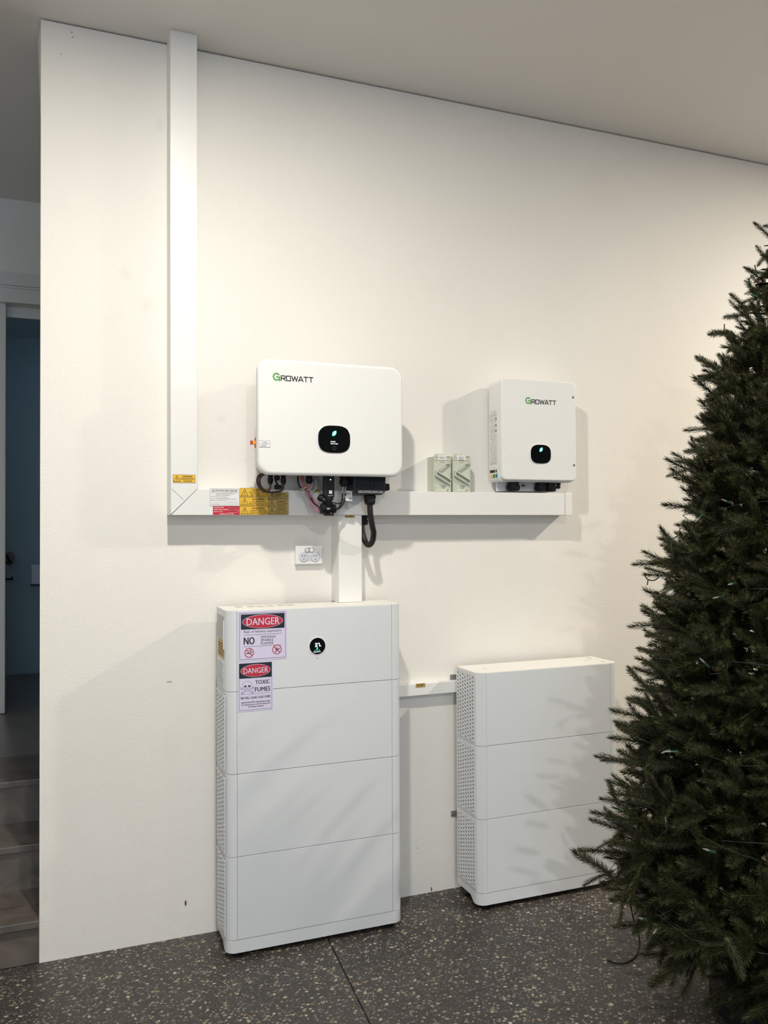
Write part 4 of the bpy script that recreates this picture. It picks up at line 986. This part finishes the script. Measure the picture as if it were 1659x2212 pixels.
def rad(z):
    if z <= prof[0][0]: return prof[0][1]
    for (z0, r0_), (z1, r1_) in zip(prof[:-1], prof[1:]):
        if z <= z1: return r0_+(r1_-r0_)*(z-z0)/(z1-z0)
    return .03
def frame(d_, roll_):
    d_ = d_.normalized(); up = Vector((0, 0, 1)); s_ = up.cross(d_)
    if s_.length < .05: s_ = Vector((1, 0, 0)).cross(d_)
    s_.normalize(); u_ = d_.cross(s_)
    s2 = s_*math.cos(roll_)+u_*math.sin(roll_); u2_ = -s_*math.sin(roll_)+u_*math.cos(roll_)
    return Matrix(((d_.x, s2.x, u2_.x), (d_.y, s2.y, u2_.y), (d_.z, s2.z, u2_.z)))
tips = []      # (pos, dir, variant, scale, branch index)
branches = []
z = .20; layer = 0
while z < 2.56:
    Rz = rad(z); n = max(5, int(7+Rz*19))
    ph = layer*.77
    for i in range(n):
        a_ = ph+2*math.pi*i/n+random.uniform(-.14, .14); zz = z+random.uniform(-.03, .03)
        L_ = rad(zz)*random.uniform(.82, 1.03)
        rise = random.uniform(.02, .20)*(1 if z > .45 else .2)-(.12 if z < .45 else 0)
        out = Vector((math.cos(a_), math.sin(a_), 0)); z0_ = zz-L_*rise
        if z0_ < .16: z0_ = .16
        p0 = AX+Vector((0, 0, z0_))+out*.02
        endz = zz
        P0, P1_, P2_ = p0, p0+out*L_*.55+Vector((0, 0, (endz-z0_)*.75)), AX+out*(L_-.135)+Vector((0, 0, endz))
        pt = [P0, P1_, P2_]; bi = len(branches); branches.append(pt)
        dr = (P2_-P1_).normalized()
        tips.append((P2_-dr*.01, (dr+Vector((0, 0, random.uniform(-.15, .25)))).normalized(), random.randrange(4), random.uniform(.9, 1.1), bi))
        m_ = int((L_-.1)/.046)
        for j in range(m_):
            tt = 1-(j+.35)*.046/max(L_-.1, .06)
            if tt < .25: break
            q = P0.lerp(P1_, tt/.55*1) if tt < .55 else P1_.lerp(P2_, (tt-.55)/.45)
            side = Vector((-out.y, out.x, 0))*(1 if j % 2 else -1)
            dd_ = (out*.75+side*random.uniform(.5, 1.0)+Vector((0, 0, random.uniform(-.75, .85)))).normalized()
            tips.append((q, dd_, random.randrange(4), random.uniform(.75, 1.05), bi))
            if random.random() < .8:
                dd_ = (out*.6+Vector((0, 0, random.choice((-1, 1, 1))*random.uniform(.5, 1.3)))+side*random.uniform(-.4, .4)).normalized()
                tips.append((q, dd_, random.randrange(4), random.uniform(.7, .95), bi))
    z += .068+.02*(z < .8); layer += 1
# sprigs whose tips show clear of the crown in the photograph (tip x, tip y, base x, base y)
for x1_, y1_, x0_, y0_ in ((1296, 1641, 1385, 1645), (1240, 1824, 1330, 1900), (1254, 1906, 1330, 1880), (1388, 1222, 1455, 1245), (1287, 1830, 1340, 1810), (1308, 1690, 1340, 1745),
                           (1348, 1447, 1405, 1490), (1374, 1408, 1430, 1410), (1435, 1030, 1500, 1010), (1506, 762, 1550, 800), (1568, 652, 1625, 695), (1533, 713, 1585, 722),
                           (1350, 1500, 1400, 1530), (1334, 1572, 1380, 1590), (1618, 2118, 1565, 2020), (1512, 2045, 1570, 2035), (1343, 2008, 1345, 1935), (1475, 968, 1530, 975), (1408, 1290, 1440, 1310), (1393, 1366, 1440, 1380), (1450, 1265, 1410, 1300)):
    yy_ = AX.y - (.06 if x1_ < 1480 else .15)
    if y1_ > 2030: yy_ = AX.y-.42
    e = on_y(x1_, y1_, yy_+random.uniform(-.05, .05)); s_ = on_y(x0_, y0_, yy_)
    dvec = e-s_; Ls = dvec.length; v_ = 2
    tips.append((s_, dvec.normalized(), v_, Ls/.125*.93, None))
# rank what the photograph shows
def score(t_):
    x, y, z_ = project(t_[0]+t_[1]*.06)
    if not (-20 < x < IW+40 and 0 < y < IH+40): return 1e9
    rr_ = (t_[0]-AX); rr_.z = 0; zz = t_[0].z
    depth_in = rad(zz)-rr_.length
    toward = rr_.normalized().dot(Vector((-AX.x, -CD-AX.y, 0)).normalized()) if rr_.length > .01 else 0
    return z_+depth_in*3-toward*.5
scores = [score(t_) for t_ in tips]
order = sorted(range(len(tips)), key=lambda i: scores[i])
near = set(order[:290]); keep_br = []
MB().tube([AX+Vector((0, 0, .04)), AX+Vector((0, 0, 1.3)), AX+Vector((0, 0, 2.55))], [.022, .018, .008], 10).build('trunk', BARK, tree)
bs = MB().lathe(AX, (0, 0, 1), [(0, .30), (.05, .30), (.085, .27), (.10, .12), (.13, .05)], 28).build('tree_base', BLACKM, tree, 'low black round base')
bidx = []
for i in order[:290]:
    b_ = tips[i][4]
    if b_ is not None and b_ not in bidx: bidx.append(b_)
bobj = {}
for b_ in bidx:
    pt = branches[b_]; bobj[b_] = MB().tube([pt[0], pt[1], pt[2]], [.0045, .0035, .002], 5).build('branch', BARK, tree)
rest = MB()
for i, pt in enumerate(branches):
    if i not in bobj: rest.tube([pt[0], pt[1], pt[2]], [.0045, .0035, .002], 3)
ro = rest.build('inner_branches', BARK, tree); ro['kind'] = 'stuff'
RV = []; RF = []
for i, (p, d_, v_, sc, b_) in enumerate(tips):
    M3 = frame(d_, random.uniform(0, 6.28))*(sc if b_ is None else sc*(1.32 if p.z < 2.2 else 1.0))
    if i in near:
        o = bpy.data.objects.new('branch_tip', TIPME[v_]); COL.objects.link(o)
        par = bobj.get(b_, tree) if b_ is not None else tree
        mw = M3.to_4x4(); mw.translation = p
        o.parent = par; o.matrix_parent_inverse = Matrix.Translation(tree.location).inverted() if par is tree else Matrix.Identity(4)
        if par is not tree: o.matrix_parent_inverse = Matrix.Identity(4)
        o.matrix_basis = mw
    else:
        far = scores[i] > 1e8 or (p-AX).normalized().dot(Vector((-AX.x, -CD-AX.y, 0)).normalized()) < -.25
        b0 = len(RV); vs, fs = SPARSE if far else TIPS[v_]; RV += [(M3 @ q+p)[:] for q in vs]; RF += [tuple(j+b0 for j in f) for f in fs]
me = bpy.data.meshes.new('foliage'); me.from_pydata(RV, [], RF); me.materials.append(NEED)
fo = bpy.data.objects.new('foliage', me); COL.objects.link(fo); fo.parent = tree; fo.matrix_parent_inverse = Matrix.Translation(tree.location).inverted(); fo['kind'] = 'stuff'
print('TIPS', len(tips), 'BR', len(branches), 'tris', len(RF)*1.5)

# fairy lights: unlit string wound round the crown
fl = thing('fairy_lights', 'unlit string of clear fairy lights wound around the dark fir tree', 'lights', tuple(AX))
wp = []; turns = 9; npt = 420
for i in range(npt):
    t_ = i/npt; zz = .30+2.15*t_; a_ = 2*math.pi*turns*t_+.3*math.sin(i*.9)
    rr_ = max(.03, rad(zz)-.13+.028*math.sin(i*1.7)+.02*math.sin(i*.53)); wp.append(AX+Vector((rr_*math.cos(a_), rr_*math.sin(a_), zz+.02*math.sin(i*1.1))))
MB().tube(wp, .0012, 4).build('wire', WIREG, fl)
BULB = mat('bulb_clear', (.30, .31, .28), .12, spec=.6)
sock_me = MB().lathe((0, 0, 0), (1, 0, 0), [(-.004, .002), (0, .0035), (.018, .0035), (.02, .003)], 8).mesh('bulb_socket', mat('socket_green', (.03, .085, .05), .45))
bulb_me = MB().lathe((.02, 0, 0), (1, 0, 0), [(0, .0028), (.006, .0030), (.014, .0022), (.020, .0006)], 8).mesh('bulb', BULB)
cnt = 0
for i in range(2, npt, 4):
    p = wp[i]; x, y, z_ = project(p)
    rr_ = p-AX; rr_.z = 0
    if not (1200 < x < IW+20): continue
    if rr_.normalized().dot(Vector((-AX.x, -CD-AX.y, 0)).normalized()) < -.25: continue
    d_ = (rr_.normalized()+Vector((random.uniform(-.8, .8), random.uniform(-.8, .8), random.uniform(-.8, .8)))).normalized()
    mw = frame(d_, 0).to_4x4(); mw.translation = p+rr_.normalized()*.05
    for nm, me in (('bulb_socket', sock_me), ('bulb', bulb_me)):
        o = bpy.data.objects.new(nm, me); COL.objects.link(o); o.parent = fl; o.matrix_parent_inverse = Matrix.Translation(fl.location).inverted(); o.matrix_basis = mw
    cnt += 1
# loose loops of wire showing against the wall
yw = AX.y-.02
for pts in ([(1451, 1165), (1462, 1158), (1470, 1140)], [(1450, 1162), (1451, 1185), (1454, 1205)], [(1393, 1243), (1400, 1252), (1415, 1253), (1428, 1240)], [(1400, 1252), (1398, 1264)], [(1630, 572), (1632, 587), (1618, 605), (1616, 622)], [(1632, 587), (1640, 592)], [(1565, 700), (1564, 715)]):
    MB().tube(smooth_path([on_y(x, y, yw) for x, y in pts], 5), .0019, 5).build('wire_loop', WIREG, fl)
# dangling lead lying on the floor
def flo(px, py): return z_at(px, py, .004)
f1 = flo(1381, 2030)
pts = [on_y(1355, 1905, f1.y-.02), on_y(1360, 1945, f1.y-.02), on_y(1370, 1990, f1.y-.01), on_y(1378, 2015, f1.y)+Vector((0, 0, .004)), flo(1382, 2038), flo(1375, 2062), flo(1357, 2078), flo(1335, 2081), flo(1312, 2074)]
cb = MB().tube(smooth_path(pts, 8), .0028, 6).build('power_lead', BLACKM)
tag(cb, 'thin black lead hanging from the tree and curling on the floor', 'cord')

# tidy: drop stray meshes
bpy.context.view_layer.update()
